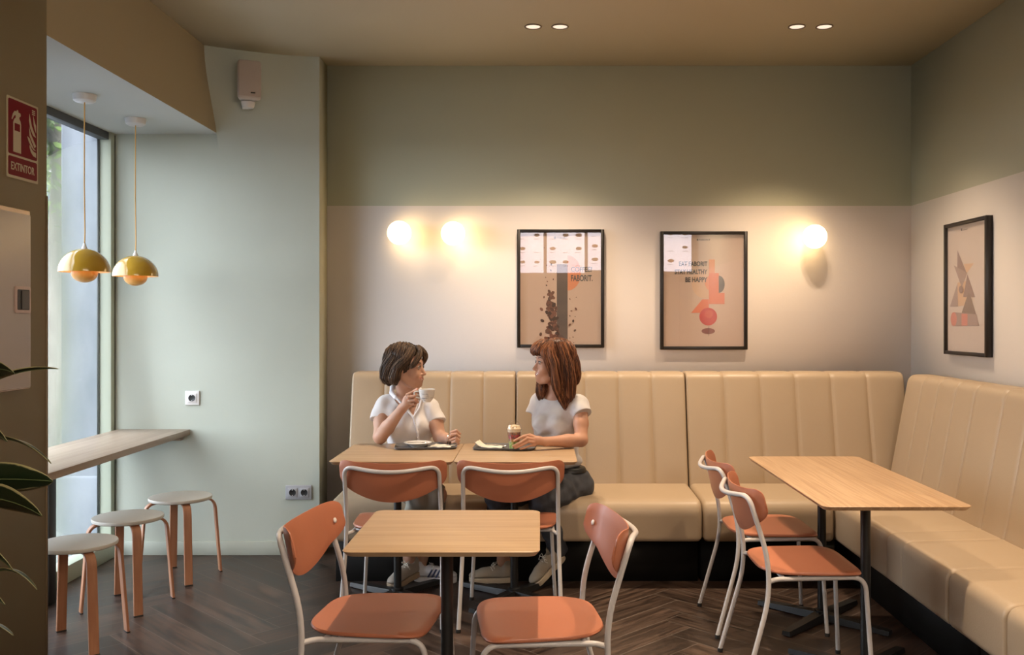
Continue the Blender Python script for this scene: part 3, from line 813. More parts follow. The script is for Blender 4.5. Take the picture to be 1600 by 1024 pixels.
# ------------------------------------------------------------------ SIGN + CABINET on the side wall (plane X = XL, facing +X); local: u along -Y? lettering reads left to right away from camera
def side_M(y, z): # x_local -> +Y (away from camera), y_local -> +Z, z_local -> +X
    return Matrix(((0, 0, 1, XL), (1, 0, 0, y), (0, 1, 0, z), (0, 0, 0, 1)))
def shape(name, poly, M, m, parent, z0, th):
    bm = bmesh.new(); prism(bm, poly, (0, 0, z0), (1, 0, 0), (0, 1, 0), (0, 0, 1), th); bmesh.ops.transform(bm, matrix=M, verts=bm.verts)
    return ob(name, bm, m, parent, smooth=False)
def rrect(x0, y0, x1, y1, r, n=4):
    out = []
    for cx, cy, a0 in ((x1-r, y1-r, 0), (x0+r, y1-r, PI/2), (x0+r, y0+r, PI), (x1-r, y0+r, 3*PI/2)):
        for k in range(n+1): a = a0+PI/2*k/n; out.append((cx+r*math.cos(a), cy+r*math.sin(a)))
    return out
M_RED = mat('sign_red', (.14, .002, .010, 1), .45, spec=.2); M_CREAM = mat('sign_cream', (.42, .37, .26, 1), .5)
def sign():
    M = side_M(3.425, 1.957); w, h = .212, .30
    t = tag(shape('safety_sign', rrect(0, 0, w, h, .004), M, M_CREAM, None, 0, .003), 'dark red fire extinguisher sign reading EXTINTOR on the side wall', 'sign')
    shape('symbol_panel', rrect(.008, .088, w-.008, h-.008, .008), M, M_RED, t, .003, .0006)
    shape('word_panel', rrect(.008, .010, w-.008, .080, .008), M, M_RED, t, .003, .0006)
    e = shape('extinguisher_symbol', [(.040, .098), (.092, .098), (.092, .205), (.088, .218), (.080, .226), (.080, .233), (.088, .237), (.090, .243), (.086, .249), (.074, .249), (.072, .257), (.064, .257), (.063, .252), (.048, .250), (.037, .238), (.029, .218), (.033, .216), (.046, .232), (.056, .237), (.056, .226), (.046, .220), (.040, .208)], M, M_CREAM, t, .0036, .0005)
    shape('label_patch', [(.048, .178), (.084, .178), (.084, .206), (.048, .206)], M, M_RED, e, .0041, .0003)
    fl = [[(.196, .101), (.176, .104), (.160, .116), (.150, .134), (.152, .144), (.166, .128), (.181, .121), (.196, .119)],
          [(.196, .127), (.180, .133), (.165, .150), (.150, .168), (.134, .173), (.146, .153), (.162, .138), (.178, .128)],
          [(.196, .145), (.178, .165), (.160, .185), (.147, .212), (.150, .178), (.170, .154), (.186, .136)],
          [(.196, .178), (.182, .196), (.166, .218), (.154, .250), (.150, .262), (.146, .235), (.156, .205), (.176, .182)],
          [(.196, .196), (.187, .208), (.179, .228), (.175, .262), (.190, .232), (.196, .224)]]
    for f in fl: shape('flame_symbol', f, M, M_CREAM, t, .0036, .0005)
    for k in range(3): shape('fine_print', [(.168, .262+.007*k), (.190, .262+.007*k), (.190, .266+.007*k), (.168, .266+.007*k)], M, M_RED if False else M_CREAM, t, .0036, .0002)['label'] = 'tiny line of fine print'
    text_obj('lettering', 'EXTINTOR', M @ Matrix.Translation((.024, .031, .0037)), .041, M_CREAM, t, sx=.80, bold=.0006)
sign()
def cabinet():
    M = side_M(3.10, 1.17)
    mw = mat('cabinet_white', (.37, .32, .285, 1), .25)
    t = tag(shape('wall_cabinet', rrect(0, 0, .452, .672, .004), M, mat('cabinet_rim', (.42, .32, .25, 1), .25, metal=.6), None, 0, .018), 'white wall cabinet with black recessed latch at the left edge', 'cabinet')
    shape('door', rrect(.006, .006, .446, .656, .004), M, mw, t, .018, .006)
    h = shape('latch', rrect(.335, .285, .44, .385, .008), M, mat('latch_rim', (.45, .33, .28, 1), .3), t, .024, .004)
    shape('recess', rrect(.350, .297, .43, .373, .004), M, M_BLACK, h, .028, .0008)
    shape('lever', rrect(.375, .30, .425, .368, .003), M, mat('dark_lever', (.06, .05, .045, 1), .4), h, .0288, .003)
cabinet()
# ------------------------------------------------------------------ POSTERS
def text_fit(name, s, M, x0, y0, x1, y1, z, m, parent, bold=0.0):
    cu = bpy.data.curves.new(name, 'FONT'); cu.body = s; cu.size = 1; cu.offset = bold; cu.resolution_u = 4
    t = bpy.data.objects.new(name+'_src', cu); COL.objects.link(t); bpy.context.view_layer.update()
    me = bpy.data.meshes.new_from_object(t.evaluated_get(bpy.context.evaluated_depsgraph_get()))
    bpy.data.objects.remove(t, do_unlink=True); me.materials.clear()
    n = len(me.vertices); co = np.zeros(n*3); me.vertices.foreach_get('co', co); co = co.reshape(-1, 3)
    a, b = co.min(0), co.max(0)
    S = Matrix.Translation((x0, y0, z)) @ Matrix.Diagonal(((x1-x0)/(b[0]-a[0]), (y1-y0)/(b[1]-a[1]), 1, 1)) @ Matrix.Translation((-a[0], -a[1], 0))
    me.transform(M @ S); me.name = name
    return link_obj(name, me, m, parent, smooth=False)
M_FRAME = mat('black_frame', (.018, .014, .012, 1), .4)
M_PAPER = mat('poster_paper', (.58, .42, .325, 1), .6)
M_PAPER2 = mat('poster_paper_pale', (.62, .52, .45, 1), .6)
INK = {n: mat('ink_'+n, c+(1,), .6) for n, c in dict(dark=(.05, .045, .05), grey=(.10, .09, .09), orange=(.66, .16, .07), salmon=(.68, .25, .12), red=(.52, .045, .035),
        redlight=(.58, .085, .06), peach=(.64, .42, .27), mauve=(.30, .21, .19), mauve2=(.38, .28, .25), bean=(.055, .022, .016), bean2=(.12, .045, .03), shadow=(.22, .06, .045), taupe=(.25, .18, .15), pink=(.62, .24, .19)).items()}
def layer(name, poly, M, z, m, par):
    bm = bmesh.new(); bm.faces.new([bm.verts.new(M @ Vector((x, y, z))) for x, y in poly])
    bm.normal_update()
    return link_obj(name, _tom(bm, name), m, par, smooth=False)
def _tom(bm, name):
    me = bpy.data.meshes.new(name); bm.to_mesh(me); bm.free(); return me
def circ(cx, cy, r, a0=0, a1=2*PI, n=32, ry=None):
    ry = ry or r
    return [(cx+r*math.cos(a0+(a1-a0)*k/n), cy+ry*math.sin(a0+(a1-a0)*k/n)) for k in range(n if a1-a0 > 6.2 else n+1)]
def poster_base(name, label, M, w, h, paper, d=.035, fw=.02):
    bm = bmesh.new()
    for c, s in (((fw/2, h/2), (fw, h)), ((w-fw/2, h/2), (fw, h)), ((w/2, fw/2), (w-2*fw, fw)), ((w/2, h-fw/2), (w-2*fw, fw))):
        box(bm, (c[0], c[1], d/2), (s[0], s[1], d), .0012, 1)
    bmesh.ops.transform(bm, matrix=M, verts=bm.verts)
    t = tag(ob('framed_poster', bm, M_FRAME), label, 'poster')
    bm = bmesh.new(); box(bm, (w/2, h/2, .009), (w-2*fw, h-2*fw, .018)); bmesh.ops.transform(bm, matrix=M, verts=bm.verts); pr = ob('print', bm, paper, t, smooth=False)
    bm = bmesh.new(); box(bm, (w/2, h/2, d-.006), (w-2*fw, h-2*fw, .002)); bmesh.ops.transform(bm, matrix=M, verts=bm.verts); ob('glazing', bm, M_PGLASS, t, smooth=False)
    return t, pr
def back_M(px, pyb):
    p = P(px, pyb, 5.85); return Matrix(((1, 0, 0, p.x), (0, 0, -1, YB), (0, 1, 0, p.z), (0, 0, 0, 1)))
Z0 = .0185
def poster1():
    M = back_M(808, 543.5); w, h = .545, .741
    t, pr = poster_base('framed_poster', 'black framed coffee poster with falling beans, reading COFFEE? FABORIT.', M, w, h, M_PAPER)
    c = lambda x, y: ((x-45)/625*w, (945-y)/863*h)
    pl = lambda L: [c(*q) for q in L]
    def grad(name, x0, y0, x1, y1):
        m = bpy.data.materials.new(name); m.use_nodes = True; nt = m.node_tree; b = nt.nodes['Principled BSDF']
        g = nt.nodes.new('ShaderNodeTexCoord'); s = nt.nodes.new('ShaderNodeSeparateXYZ'); r = nt.nodes.new('ShaderNodeMapRange')
        za = (M @ Vector((0, c(0, y0)[1], 0))).z; zb = (M @ Vector((0, c(0, y1)[1], 0))).z
        r.inputs[1].default_value = zb; r.inputs[2].default_value = za
        cr = nt.nodes.new('ShaderNodeValToRGB'); cr.color_ramp.elements[0].color = (.05, .035, .035, 1); cr.color_ramp.elements[1].color = (.35, .25, .2, 1)
        nt.links.new(g.outputs['Object'], s.inputs[0]); nt.links.new(s.outputs['Z'], r.inputs[0]); nt.links.new(r.outputs[0], cr.inputs[0]); nt.links.new(cr.outputs[0], b.inputs['Base Color'])
        return m
    layer('dark_band', pl([(330, 335), (408, 335), (408, 925), (330, 925)]), M, Z0, mat('print_dark_band', (.05, .035, .035, 1), .5, col2=(.16, .11, .09, 1), vscale=(.1, .1, 3)), pr)
    a = c(408, 400); layer('half_disc', circ(a[0], a[1], .083, -PI/2, PI/2, 24, .110), M, Z0+.0002, INK['salmon'], pr)
    text_fit('headline', 'COFFEE?', M, *c(432, 392), *c(584, 354), Z0+.0008, INK['grey'], pr, .03)
    text_fit('headline', 'FABORIT.', M, *c(432, 460), *c(588, 414), Z0+.0008, INK['grey'], pr, .03)
    text_fit('logo_text', 'FABORIT', M, *c(330, 149), *c(408, 134), Z0+.0008, INK['grey'], pr, .03)
    layer('logo_mark', pl([(310, 134), (322, 132), (326, 142), (320, 152), (310, 148)]), M, Z0+.0008, INK['grey'], pr)
    r = random.Random(3); B_ = []
    for k in range(96):
        f = r.random()**.75; y = 530+f*390; half = 16+f*44
        B_.append((290+f*10+r.uniform(-half, half), y, r.uniform(12, 19)))
    B_ += [(290, 338, 8), (287, 380, 7), (305, 446, 6), (262, 462, 5), (256, 490, 6), (250, 432, 4), (238, 577, 8), (220, 665, 14), (226, 748, 14), (214, 847, 13), (467, 661, 10), (435, 677, 7), (448, 750, 10), (460, 820, 10), (423, 778, 10), (424, 590, 6), (424, 713, 5), (447, 868, 5), (424, 875, 4), (452, 909, 4), (212, 300, 4), (238, 216, 4), (258, 343, 5), (222, 382, 4), (462, 718, 4), (470, 577, 4)]
    B_.sort(key=lambda q: q[1] > 0)
    for k, (x, y, s) in enumerate(B_):
        q = c(x, y); rr = s/863*h; a = r.uniform(0, PI)
        pts = [(q[0]+rr*1.05*math.cos(u)*math.cos(a)-rr*.72*math.sin(u)*math.sin(a), q[1]+rr*1.05*math.cos(u)*math.sin(a)+rr*.72*math.sin(u)*math.cos(a)) for u in [2*PI*j/14 for j in range(14)]]
        layer('coffee_bean', pts, M, Z0+.0009+k*.00001, mat('bean_print_%d' % (k % 4), (.05+.05*(k % 4), .02+.02*(k % 4), .015+.012*(k % 4), 1), .6), pr)
poster1()
def poster2():
    M = back_M(1032, 546.5); w, h = .545, .741
    t, pr = poster_base('framed_poster', 'black framed poster of orange shapes over a red ball, reading STAY HEALTHY BE HAPPY', M, w, h, M_PAPER)
    c = lambda x, y: ((x-58)/634*w, (960-y)/865*h); pl = lambda L: [c(*q) for q in L]
    a = c(395, 480); layer('pale_disc', circ(a[0], a[1], .093, n=40), M, Z0, INK['peach'], pr)
    a = c(452, 473); layer('orange_disc', circ(a[0], a[1], .058), M, Z0+.0002, INK['salmon'], pr)
    layer('orange_bar', pl([(413, 300), (456, 300), (456, 560), (413, 560)]), M, Z0+.0004, INK['salmon'], pr)
    layer('orange_block', pl([(413, 545), (527, 545), (527, 627), (413, 627)]), M, Z0+.0005, INK['orange'], pr)
    layer('orange_center', pl([(413, 400), (485, 400), (485, 550), (413, 550)]), M, Z0+.0006, INK['orange'], pr)
    a = c(485, 482); layer('black_half_disc', circ(a[0], a[1], .037, -PI/2, PI/2, 24, .054), M, Z0+.0007, INK['dark'], pr)
    layer('red_triangle', pl([(283, 692), (412, 692), (412, 592), (365, 592)]), M, Z0+.0007, INK['orange'], pr)
    a = c(408, 825); layer('ball_shadow', circ(a[0], a[1], .042, ry=.019), M, Z0+.0004, INK['shadow'], pr)
    a = c(408, 719); layer('red_ball', circ(a[0], a[1], .0555, n=40), M, Z0+.0009, INK['red'], pr)
    a = c(412, 700); layer('ball_highlight', circ(a[0], a[1], .026), M, Z0+.0010, INK['redlight'], pr)
    layer('thin_line', pl([(411, 790), (413, 790), (413, 860), (411, 860)]), M, Z0+.001, INK['dark'], pr)
    for s, x0, y0, x1, y1 in (('EAT FABORIT', 195, 350, 402, 314), ('STAY HEALTHY', 163, 408, 402, 373), ('BE HAPPY', 241, 466, 402, 430)):
        text_fit('headline', s, M, *c(x0, y0), *c(x1, y1), Z0+.0012, INK['dark'], pr, .03)
    text_fit('logo_text', 'FABORIT', M, *c(340, 162), *c(424, 150), Z0+.0008, INK['grey'], pr, .03)
    layer('logo_mark', pl([(324, 150), (334, 149), (337, 157), (332, 163), (324, 161)]), M, Z0+.0008, INK['grey'], pr)
poster2()
def poster3():
    Yl, Yr, XF = 5.325, 4.815, XR-.035
    zt = 1.97; zb = 1.236; w = Yl-Yr; h = zt-zb
    M = Matrix(((0, 0, -1, XR), (-1, 0, 0, Yl), (0, 1, 0, zb), (0, 0, 0, 1)))
    t, pr = poster_base('framed_poster', 'black framed poster of mauve triangles hanging on the right wall', M, w, h, M_PAPER2)
    def c(x, y):
        px = 1450+x/3.94; py = 320+y/3.94; Y = (XR-.02)*1460/(px-845); return (Yl-Y, 1.43-(py-500)*Y/1460-zb)
    pl = lambda L: [c(*q) for q in L]
    for k, (nm, L, m) in enumerate((('peach_triangle', [(218, 365), (282, 360), (235, 425)], 'peach'), ('peach_block', [(180, 480), (240, 470), (235, 620), (180, 625)], 'peach'),
        ('tall_triangle', [(180, 280), (238, 424), (178, 424)], 'mauve'), ('upper_triangle', [(158, 374), (240, 420), (207, 512)], 'mauve2'), ('big_triangle', [(242, 430), (290, 570), (215, 568)], 'mauve'),
        ('base_triangle', [(252, 530), (316, 747), (182, 740)], 'taupe'), ('side_triangle', [(180, 488), (184, 628), (135, 628)], 'mauve2'), ('cylinder_body', [(160, 662), (300, 675), (310, 745), (160, 748)], 'mauve2'),
        ('red_band', [(206, 672), (243, 673), (243, 746), (206, 746)], 'pink'))):
        layer(nm, pl(L), M, Z0+k*.0002, INK[m], pr)
    layer('red_disc', pl(circ(159, 705, 19, ry=43, n=24)), M, Z0+.0022, INK['pink'], pr)
    layer('dark_ball', pl(circ(204, 522, 14, ry=24, n=20)), M, Z0+.0022, INK['mauve'], pr)
    text_fit('logo_text', 'FABORIT', M, *c(212, 160), *c(243, 147), Z0+.0008, INK['grey'], pr, .03)
    layer('logo_mark', pl([(202, 147), (209, 146), (209, 162), (202, 161)]), M, Z0+.0008, INK['grey'], pr)
poster3()

# ------------------------------------------------------------------ THINGS ON THE TABLES
M_TRAY = mat('grey_tray', (.11, .11, .115, 1), .55)
M_PORC = mat('porcelain', (.68, .67, .64, 1), .2)
M_PAT = mat('marbled_porcelain', (.66, .65, .62, 1), .2, col2=(.30, .31, .33, 1), vscale=(22, 22, 60), contrast=(.36, .46))
M_NAP = mat('paper_napkin', (.72, .68, .58, 1), .8)
M_STEEL = mat('steel', (.6, .58, .55, 1), .2, metal=1)
def tray(x, y, rz, label):
    bm = bmesh.new()
    rings = []
    for (ins, z) in ((.006, 0), (0, .004), (-.004, .011), (-.002, .012), (.004, .007), (.012, .005)):
        w, d, r = .32-2*ins, .21-2*ins, .035
        pts = []
        for cx, cy, a0 in ((w/2-r, d/2-r, 0), (-w/2+r, d/2-r, PI/2), (-w/2+r, -d/2+r, PI), (w/2-r, -d/2+r, 3*PI/2)):
            for k in range(8): a = a0+PI/2*k/7; pts.append((cx+r*math.cos(a), cy+r*math.sin(a)))
        rings.append([bm.verts.new((px, py, z)) for px, py in pts])
    for a, b in zip(rings[:-1], rings[1:]):
        for k in range(len(a)): bm.faces.new((a[k], a[(k+1) % len(a)], b[(k+1) % len(a)], b[k]))
    bm.faces.new(rings[0][::-1]); bm.faces.new(rings[-1])
    o = tag(ob('serving_tray', bm, M_TRAY), label, 'tray', 'grey serving trays'); o.location = (x, y, .7503); o.rotation_euler = (0, 0, rz); return o
tray(-.612, 4.985, .10, 'grey tray under the saucer, in front of the woman with the coffee cup')
tray(-.19, 4.955, -.04, 'grey tray under the dessert cup')
def saucer():
    x, y = -.655, 4.975
    bm = bmesh.new(); lathe(bm, [(0, .0), (.038, 0), (.040, .003), (.055, .010), (.074, .021), (.0745, .0225), (.072, .0225), (.052, .0125), (.03, .007), (0, .007)], 48)
    o = tag(ob('saucer', bm, M_PORC), 'white saucer with a small spoon on the left tray', 'saucer'); o.location = (x, y, .7558); return o
saucer()
def spoon(x, y, z, rz, label, L=.11):
    bm = bmesh.new(); tube(bm, [(-L/2, 0, .003), (0, 0, .004), (L*.28, 0, .002)], [.002, .0017, .002], 8)
    v0 = len(bm.verts); bmesh.ops.create_uvsphere(bm, u_segments=14, v_segments=8, radius=1); bm.verts.ensure_lookup_table()
    for v in bm.verts[v0:]: v.co = Vector((v.co.x*.016+L*.4, v.co.y*.010, v.co.z*.0028+.002))
    o = tag(ob('teaspoon', bm, M_STEEL), label, 'spoon'); o.location = (x, y, z); o.rotation_euler = (0, .0, rz); return o
spoon(-.655, 4.945, .7785, .15, 'small steel teaspoon lying on the white saucer', .10)
spoon(-.235, 4.93, .7665, -.35, 'steel teaspoon lying on the napkin on the right tray')
def napkin(x, y, w, d, rz, lift, label, z=.7565):
    bm = bmesh.new(); n = 12; top = []; bot = []
    for i in range(n+1):
        r1, r2 = [], []
        for j in range(n+1):
            u, v = i/n-.5, j/n-.5; zz = .003+.0015*math.sin(u*14+v*5)+lift*max(0, -u-.15)**1.6*3+.0015*math.cos(v*11)
            r1.append(bm.verts.new((u*w, v*d+u*.01, zz+.0015))); r2.append(bm.verts.new((u*w, v*d+u*.01, max(0, zz-.002))))
        top.append(r1); bot.append(r2)
    for i in range(n):
        for j in range(n):
            bm.faces.new((top[i][j], top[i+1][j], top[i+1][j+1], top[i][j+1])); bm.faces.new((bot[i][j], bot[i][j+1], bot[i+1][j+1], bot[i+1][j]))
    for i in range(n):
        for j in (0, n): bm.faces.new((top[i][j], top[i+1][j], bot[i+1][j], bot[i][j]))
        for k in (0, n): bm.faces.new((top[k][i], top[k][i+1], bot[k][i+1], bot[k][i]))
    o = tag(ob('paper_napkin', bm, M_NAP), label, 'napkin'); o.location = (x, y, z); o.rotation_euler = (0, 0, rz)
napkin(-.525, 4.965, .115, .10, -.35, .0, 'cream paper napkin beside the saucer on the left tray')
napkin(-.268, 4.93, .14, .075, -.28, .05, 'crumpled cream paper napkin on the right tray')
def dessert():
    x, y, z = -.139, 4.875, .756
    t = thing('dessert_cup', 'clear plastic cup of layered fruit and cream with dome lid, held in a hand', 'dessert', (x, y, z))
    def rr(h): return .0275+.0095*h/.098
    bm = bmesh.new(); lathe(bm, [(0, 0), (rr(0), 0), (rr(.098), .098), (rr(.098)+.003, .099), (rr(.098)+.003, .102), (rr(.098)-.001, .102), (rr(0)-.0015, .003), (0, .003)], 40); ob('cup', bm, M_CLEAR, t)
    lay = [('green_layer', .003, .040, (.20, .30, .04, 1), (.50, .55, .2, 1)), ('granola_layer', .040, .055, (.45, .26, .10, 1), (.2, .09, .04, 1)), ('red_layer', .055, .076, (.45, .03, .05, 1), (.10, .02, .03, 1)), ('berry_layer', .076, .09, (.10, .03, .05, 1), (.35, .15, .05, 1)), ('cream_layer', .09, .108, (.78, .68, .52, 1), (.7, .58, .4, 1))]
    for nm, a, b, c1, c2 in lay:
        bm = bmesh.new(); lathe(bm, [(0, a), (rr(a)-.002, a), (rr(b)-.002, b), (0, b)], 32); ob(nm, bm, mat(nm, c1, .5, col2=c2, vscale=(90, 90, 90), contrast=(.42, .55)), t)
    s = Sculpt((-.05, -.05, .09), (.05, .05, .15), .002)
    s.ell((0, 0, .105), (.034, .034, .018), k=0); r = random.Random(2)
    for k in range(26):
        a = r.uniform(0, 2*PI); q = r.random()**.5*.027; s.ell((q*math.cos(a), q*math.sin(a), .118+.006*(1-q/.027)), (.006, .006, .005), k=.001)
    s.build('whipped_topping', mat('cream_crumble', (.80, .68, .48, 1), .6, col2=(.5, .3, .14, 1), vscale=(120, 120, 120), contrast=(.38, .5)), t)
    bm = bmesh.new(); R = .0385
    lathe(bm, [(R+.004, .101), (R+.004, .104), (R, .105)]+[(R*math.cos(a), .105+.046*math.sin(a)) for a in [PI/2*k/12 for k in range(1, 12)]]+[(0, .151)], 40); ob('dome_lid', bm, M_CLEAR, t)
dessert()

# ------------------------------------------------------------------ PEOPLE
M_SKIN = mat('skin', (.52, .305, .215, 1), .48, spec=.4, sss=.15, var=.08, vscale=(14, 14, 14))
M_SKIN2 = mat('skin_tanned', (.49, .265, .175, 1), .46, spec=.4, sss=.15, var=.08, vscale=(14, 14, 14))
M_LIP = mat('lips', (.42, .13, .11, 1), .4)
M_TEETH = mat('teeth', (.75, .7, .62, 1), .3)
M_NAIL = mat('nails', (.62, .36, .28, 1), .3)
def hairmat(name, c1, c2, c3):
    m = bpy.data.materials.new(name); m.use_nodes = True; nt = m.node_tree; b = nt.nodes['Principled BSDF']
    tc = nt.nodes.new('ShaderNodeTexCoord'); mp = nt.nodes.new('ShaderNodeMapping'); mp.inputs['Scale'].default_value = (120, 120, 5)
    n = nt.nodes.new('ShaderNodeTexNoise'); n.inputs['Scale'].default_value = 1; n.inputs['Detail'].default_value = 3
    at = nt.nodes.new('ShaderNodeAttribute'); at.attribute_name = 'rnd'
    ad = nt.nodes.new('ShaderNodeMath'); ad.operation = 'MULTIPLY_ADD'; ad.inputs[1].default_value = .55
    nt.links.new(at.outputs['Fac'], ad.inputs[0]); nt.links.new(n.outputs['Fac'], ad.inputs[2])
    cr = nt.nodes.new('ShaderNodeValToRGB'); e = cr.color_ramp.elements; e[0].position, e[1].position = .35, 1.0; e[0].color = c1; e[1].color = c3
    k = cr.color_ramp.elements.new(.68); k.color = c2
    nt.links.new(tc.outputs['Object'], mp.inputs[0]); nt.links.new(mp.outputs[0], n.inputs['Vector']); nt.links.new(ad.outputs[0], cr.inputs[0]); nt.links.new(cr.outputs[0], b.inputs['Base Color'])
    b.inputs['Roughness'].default_value = .42; b.inputs['Specular IOR Level'].default_value = .4
    return m
def catmull(pts, n):
    pts = [np.array(p, float) for p in pts]; pts = [2*pts[0]-pts[1]]+pts+[2*pts[-1]-pts[-2]]; out = []
    m = len(pts)-3
    for i in range(n+1):
        f = i/n*m; k = min(int(f), m-1); t = f-k; a, b, c, d = pts[k:k+4]
        out.append(.5*((2*b)+(c-a)*t+(2*a-5*b+4*c-d)*t*t+(3*b-3*c+d-a)*t**3))
    return out
def hair_strands(locks, m, parent, r=.0016, seed=1, wave=.003):
    """locks: (points, radii, count): fine tapering strands laid on each lock"""
    rr = np.random.RandomState(seed); V = []; F = []; A = []; SEG = 4
    for pts, rad, cnt in locks:
        pts = np.array(pts, float); rad = np.array(rad, float)
        for _ in range(cnt):
            N = 18; c = catmull(pts, N); rd = np.interp(np.linspace(0, 1, N+1), np.linspace(0, 1, len(rad)), rad)
            th = rr.uniform(0, 2*PI); f = rr.uniform(.88, 1.04); L = rr.uniform(.80, 1.06); ph = rr.uniform(0, 6); w = rr.uniform(.3, 1)*wave
            prev = None; base = len(V); col = rr.rand()**1.3
            for i in range(N+1):
                s = i/N*min(1, L)*N; k = min(int(s), N-1); t = s-k; p = c[k]*(1-t)+c[k+1]*t; q = rd[k]*(1-t)+rd[k+1]*t
                tg = c[min(k+1, N)]-c[max(k-1, 0)]; tg /= np.linalg.norm(tg)+1e-9
                if prev is None:
                    u = np.cross(tg, (0, 1., .2)); u /= np.linalg.norm(u)
                else: u = prev-tg*(prev@tg); u /= np.linalg.norm(u)
                prev = u; v = np.cross(tg, u)
                a = th+.35*math.sin(2*i/N+ph)
                o = p+(u*math.cos(a)+v*math.sin(a))*(q*f)+u*(w*math.sin(9*i/N+ph))
                e = r*(1.15-.9*(i/N)**3)*(1 if i > 0 else .4)
                for kk in range(SEG):
                    b_ = 2*PI*kk/SEG; V.append(o+(u*math.cos(b_)+v*math.sin(b_))*e)
            for i in range(N):
                for kk in range(SEG):
                    a0 = base+i*SEG+kk; a1 = base+i*SEG+(kk+1) % SEG; F.append((a0, a1, a1+SEG, a0+SEG)); A.append(col)
    me = bpy.data.meshes.new('strands'); me.from_pydata([tuple(x) for x in V], [], F)
    at = me.attributes.new('rnd', 'FLOAT', 'FACE'); at.data.foreach_set('value', A)
    return link_obj('strands', me, m, parent)
def scalp_locks(h, s, xs, ylow, zlow, cnt=14, rad=.006, drop=None):
    """strands combed from the parting down over the side of the skull (head-local builder h)"""
    L = []
    for x in xs:
        P0 = []
        for a in (8, 28, 48, 68, 88):
            t = math.radians(a); k = math.sqrt(max(.05, 1-((x+.024)/.112)**2))
            P0.append(h(x-.012*(a/90), s*.090*k*math.sin(t), .040+.106*k*math.cos(t)))
        P0.append(h(x-.02, s*.088*max(k, .6), zlow))
        L.append((P0, [rad*.6, rad, rad, rad, rad, rad*.7], cnt))
    return L
M_HAIR1 = hairmat('dark_brown_hair', (.014, .008, .005, 1), (.052, .030, .018, 1), (.17, .105, .062, 1))
M_HAIR2 = hairmat('auburn_hair', (.025, .008, .004, 1), (.10, .032, .013, 1), (.36, .145, .06, 1))

def headM(px, py, Y, az, tilt=0, roll=0, sc=.96):
    return Matrix.Translation(P(px, py, Y)) @ Matrix.Rotation(math.radians(az), 4, 'Z') @ Matrix.Rotation(math.radians(tilt), 4, 'Y') @ Matrix.Rotation(math.radians(roll), 4, 'X') @ Matrix.Scale(sc, 4)
def sculpt_head(S, M):
    R = M.to_3x3().normalized(); q = lambda *p: tuple(M @ Vector(p))
    e = lambda c, r, k=.015, op='u': S.ell(q(*c), r, R, k, op)
    e((-.022, 0, .032), (.094, .075, .090), 0)
    e((.022, 0, .022), (.066, .066, .080), .02)
    e((.028, 0, -.048), (.058, .052, .064), .03)
    e((.058, 0, -.058), (.035, .036, .045), .02)
    S.cone(q(.070, 0, -.101), q(.083, 0, -.095), .017, .014, .022)
    for s in (-1, 1):
        S.cone(q(.078, s*.012, .030), q(.066, s*.048, .028), .012, .010, .014)      # brow
        e((.060, s*.040, -.028), (.026, .022, .024), .02)                             # cheek
        S.cone(q(.0, s*.058, -.055), q(.05, s*.032, -.095), .015, .014, .025)        # jaw
        e((.094, s*.031, .008), (.014, .018, .011), .010, 's')                        # eye socket
        e((.0785, s*.030, .006), (.0125, .0155, .0115), .003)                        # lids
    S.cone(q(.086, 0, .012), q(.1105, 0, -.030), .0065, .0097, .010)                   # nose
    for s in (-1, 1): S.cone(q(.099, s*.008, -.034), q(.093, s*.013, -.036), .0075, .007, .005)
    e((.083, 0, -.062), (.018, .030, .020), .012)
    S.cone(q(.094, -.014, -.056), q(.094, .014, -.056), .0062, .0062, .004)
    S.cone(q(.0915, -.013, -.069), q(.0915, .013, -.069), .0068, .0068, .004)
    for s in (-1, 1):
        e((.068, s*.038, -.040), (.017, .012, .015), .012)
        S.cone(q(.079, s*.031, -.053), q(.090, s*.012, -.0605), .0030, .0033, .004, 's')
    S.cone(q(.0985, -.012, -.0628), q(.0985, .012, -.0628), .0030, .0030, .003, 's')
    for s in (-1, 1):
        e((-.008, s*.078, -.012), (.019, .008, .030), .006)
        e((-.004, s*.086, -.006), (.010, .006, .016), .004, 's')
def face_parts(M, person, hairm, iris=(.05, .03, .02, 1)):
    q = lambda *p: M @ Vector(p)
    mw = mat('eye_white', (.30, .25, .22, 1), .2); mi = mat('iris', iris, .15)
    for s in (-1, 1):
        bm = bmesh.new(); bmesh.ops.create_uvsphere(bm, u_segments=20, v_segments=14, radius=.0122); bmesh.ops.translate(bm, verts=bm.verts, vec=q(.0805, s*.0305, .0055)); e = ob('eye', bm, mw, person)
        bm = bmesh.new(); bmesh.ops.create_uvsphere(bm, u_segments=16, v_segments=10, radius=.0062); bmesh.ops.translate(bm, verts=bm.verts, vec=q(.0878, s*.0300, .0055)); ob('iris', bm, mi, e)
        bm = bmesh.new(); pts = [q(.0925, s*.019, .0112), q(.0948, s*.027, .0150), q(.0915, s*.036, .0138), q(.0850, s*.044, .0085)]; tube(bm, pts, [.0012, .0019, .0019, .0012], 6); ob('eyelashes', bm, M_BLACK, e)
        bm = bmesh.new(); pts = [q(.0905, s*.014, .0285), q(.0910, s*.024, .0335), q(.0850, s*.038, .0345), q(.0770, s*.048, .0290)]; tube(bm, pts, [.0022, .0030, .0026, .0010], 8); ob('eyebrow', bm, hairm, person)
def lip_matfn(M):
    Mi = np.array(M.inverted())
    def f(c):
        p = c @ Mi[:3, :3].T+Mi[:3, 3]
        z = p[:, 2]+.0640-.40*np.abs(p[:, 1])
        lips = (p[:, 0] > .060) & ((p[:, 1]/.030)**2+(z/.0080)**2 < 1)
        teeth = (p[:, 0] > .064) & ((p[:, 1]/.023)**2+(z/.0034)**2 < 1)
        o = np.zeros(len(p), int); o[lips] = 1; o[teeth] = 2
        return o
    return f
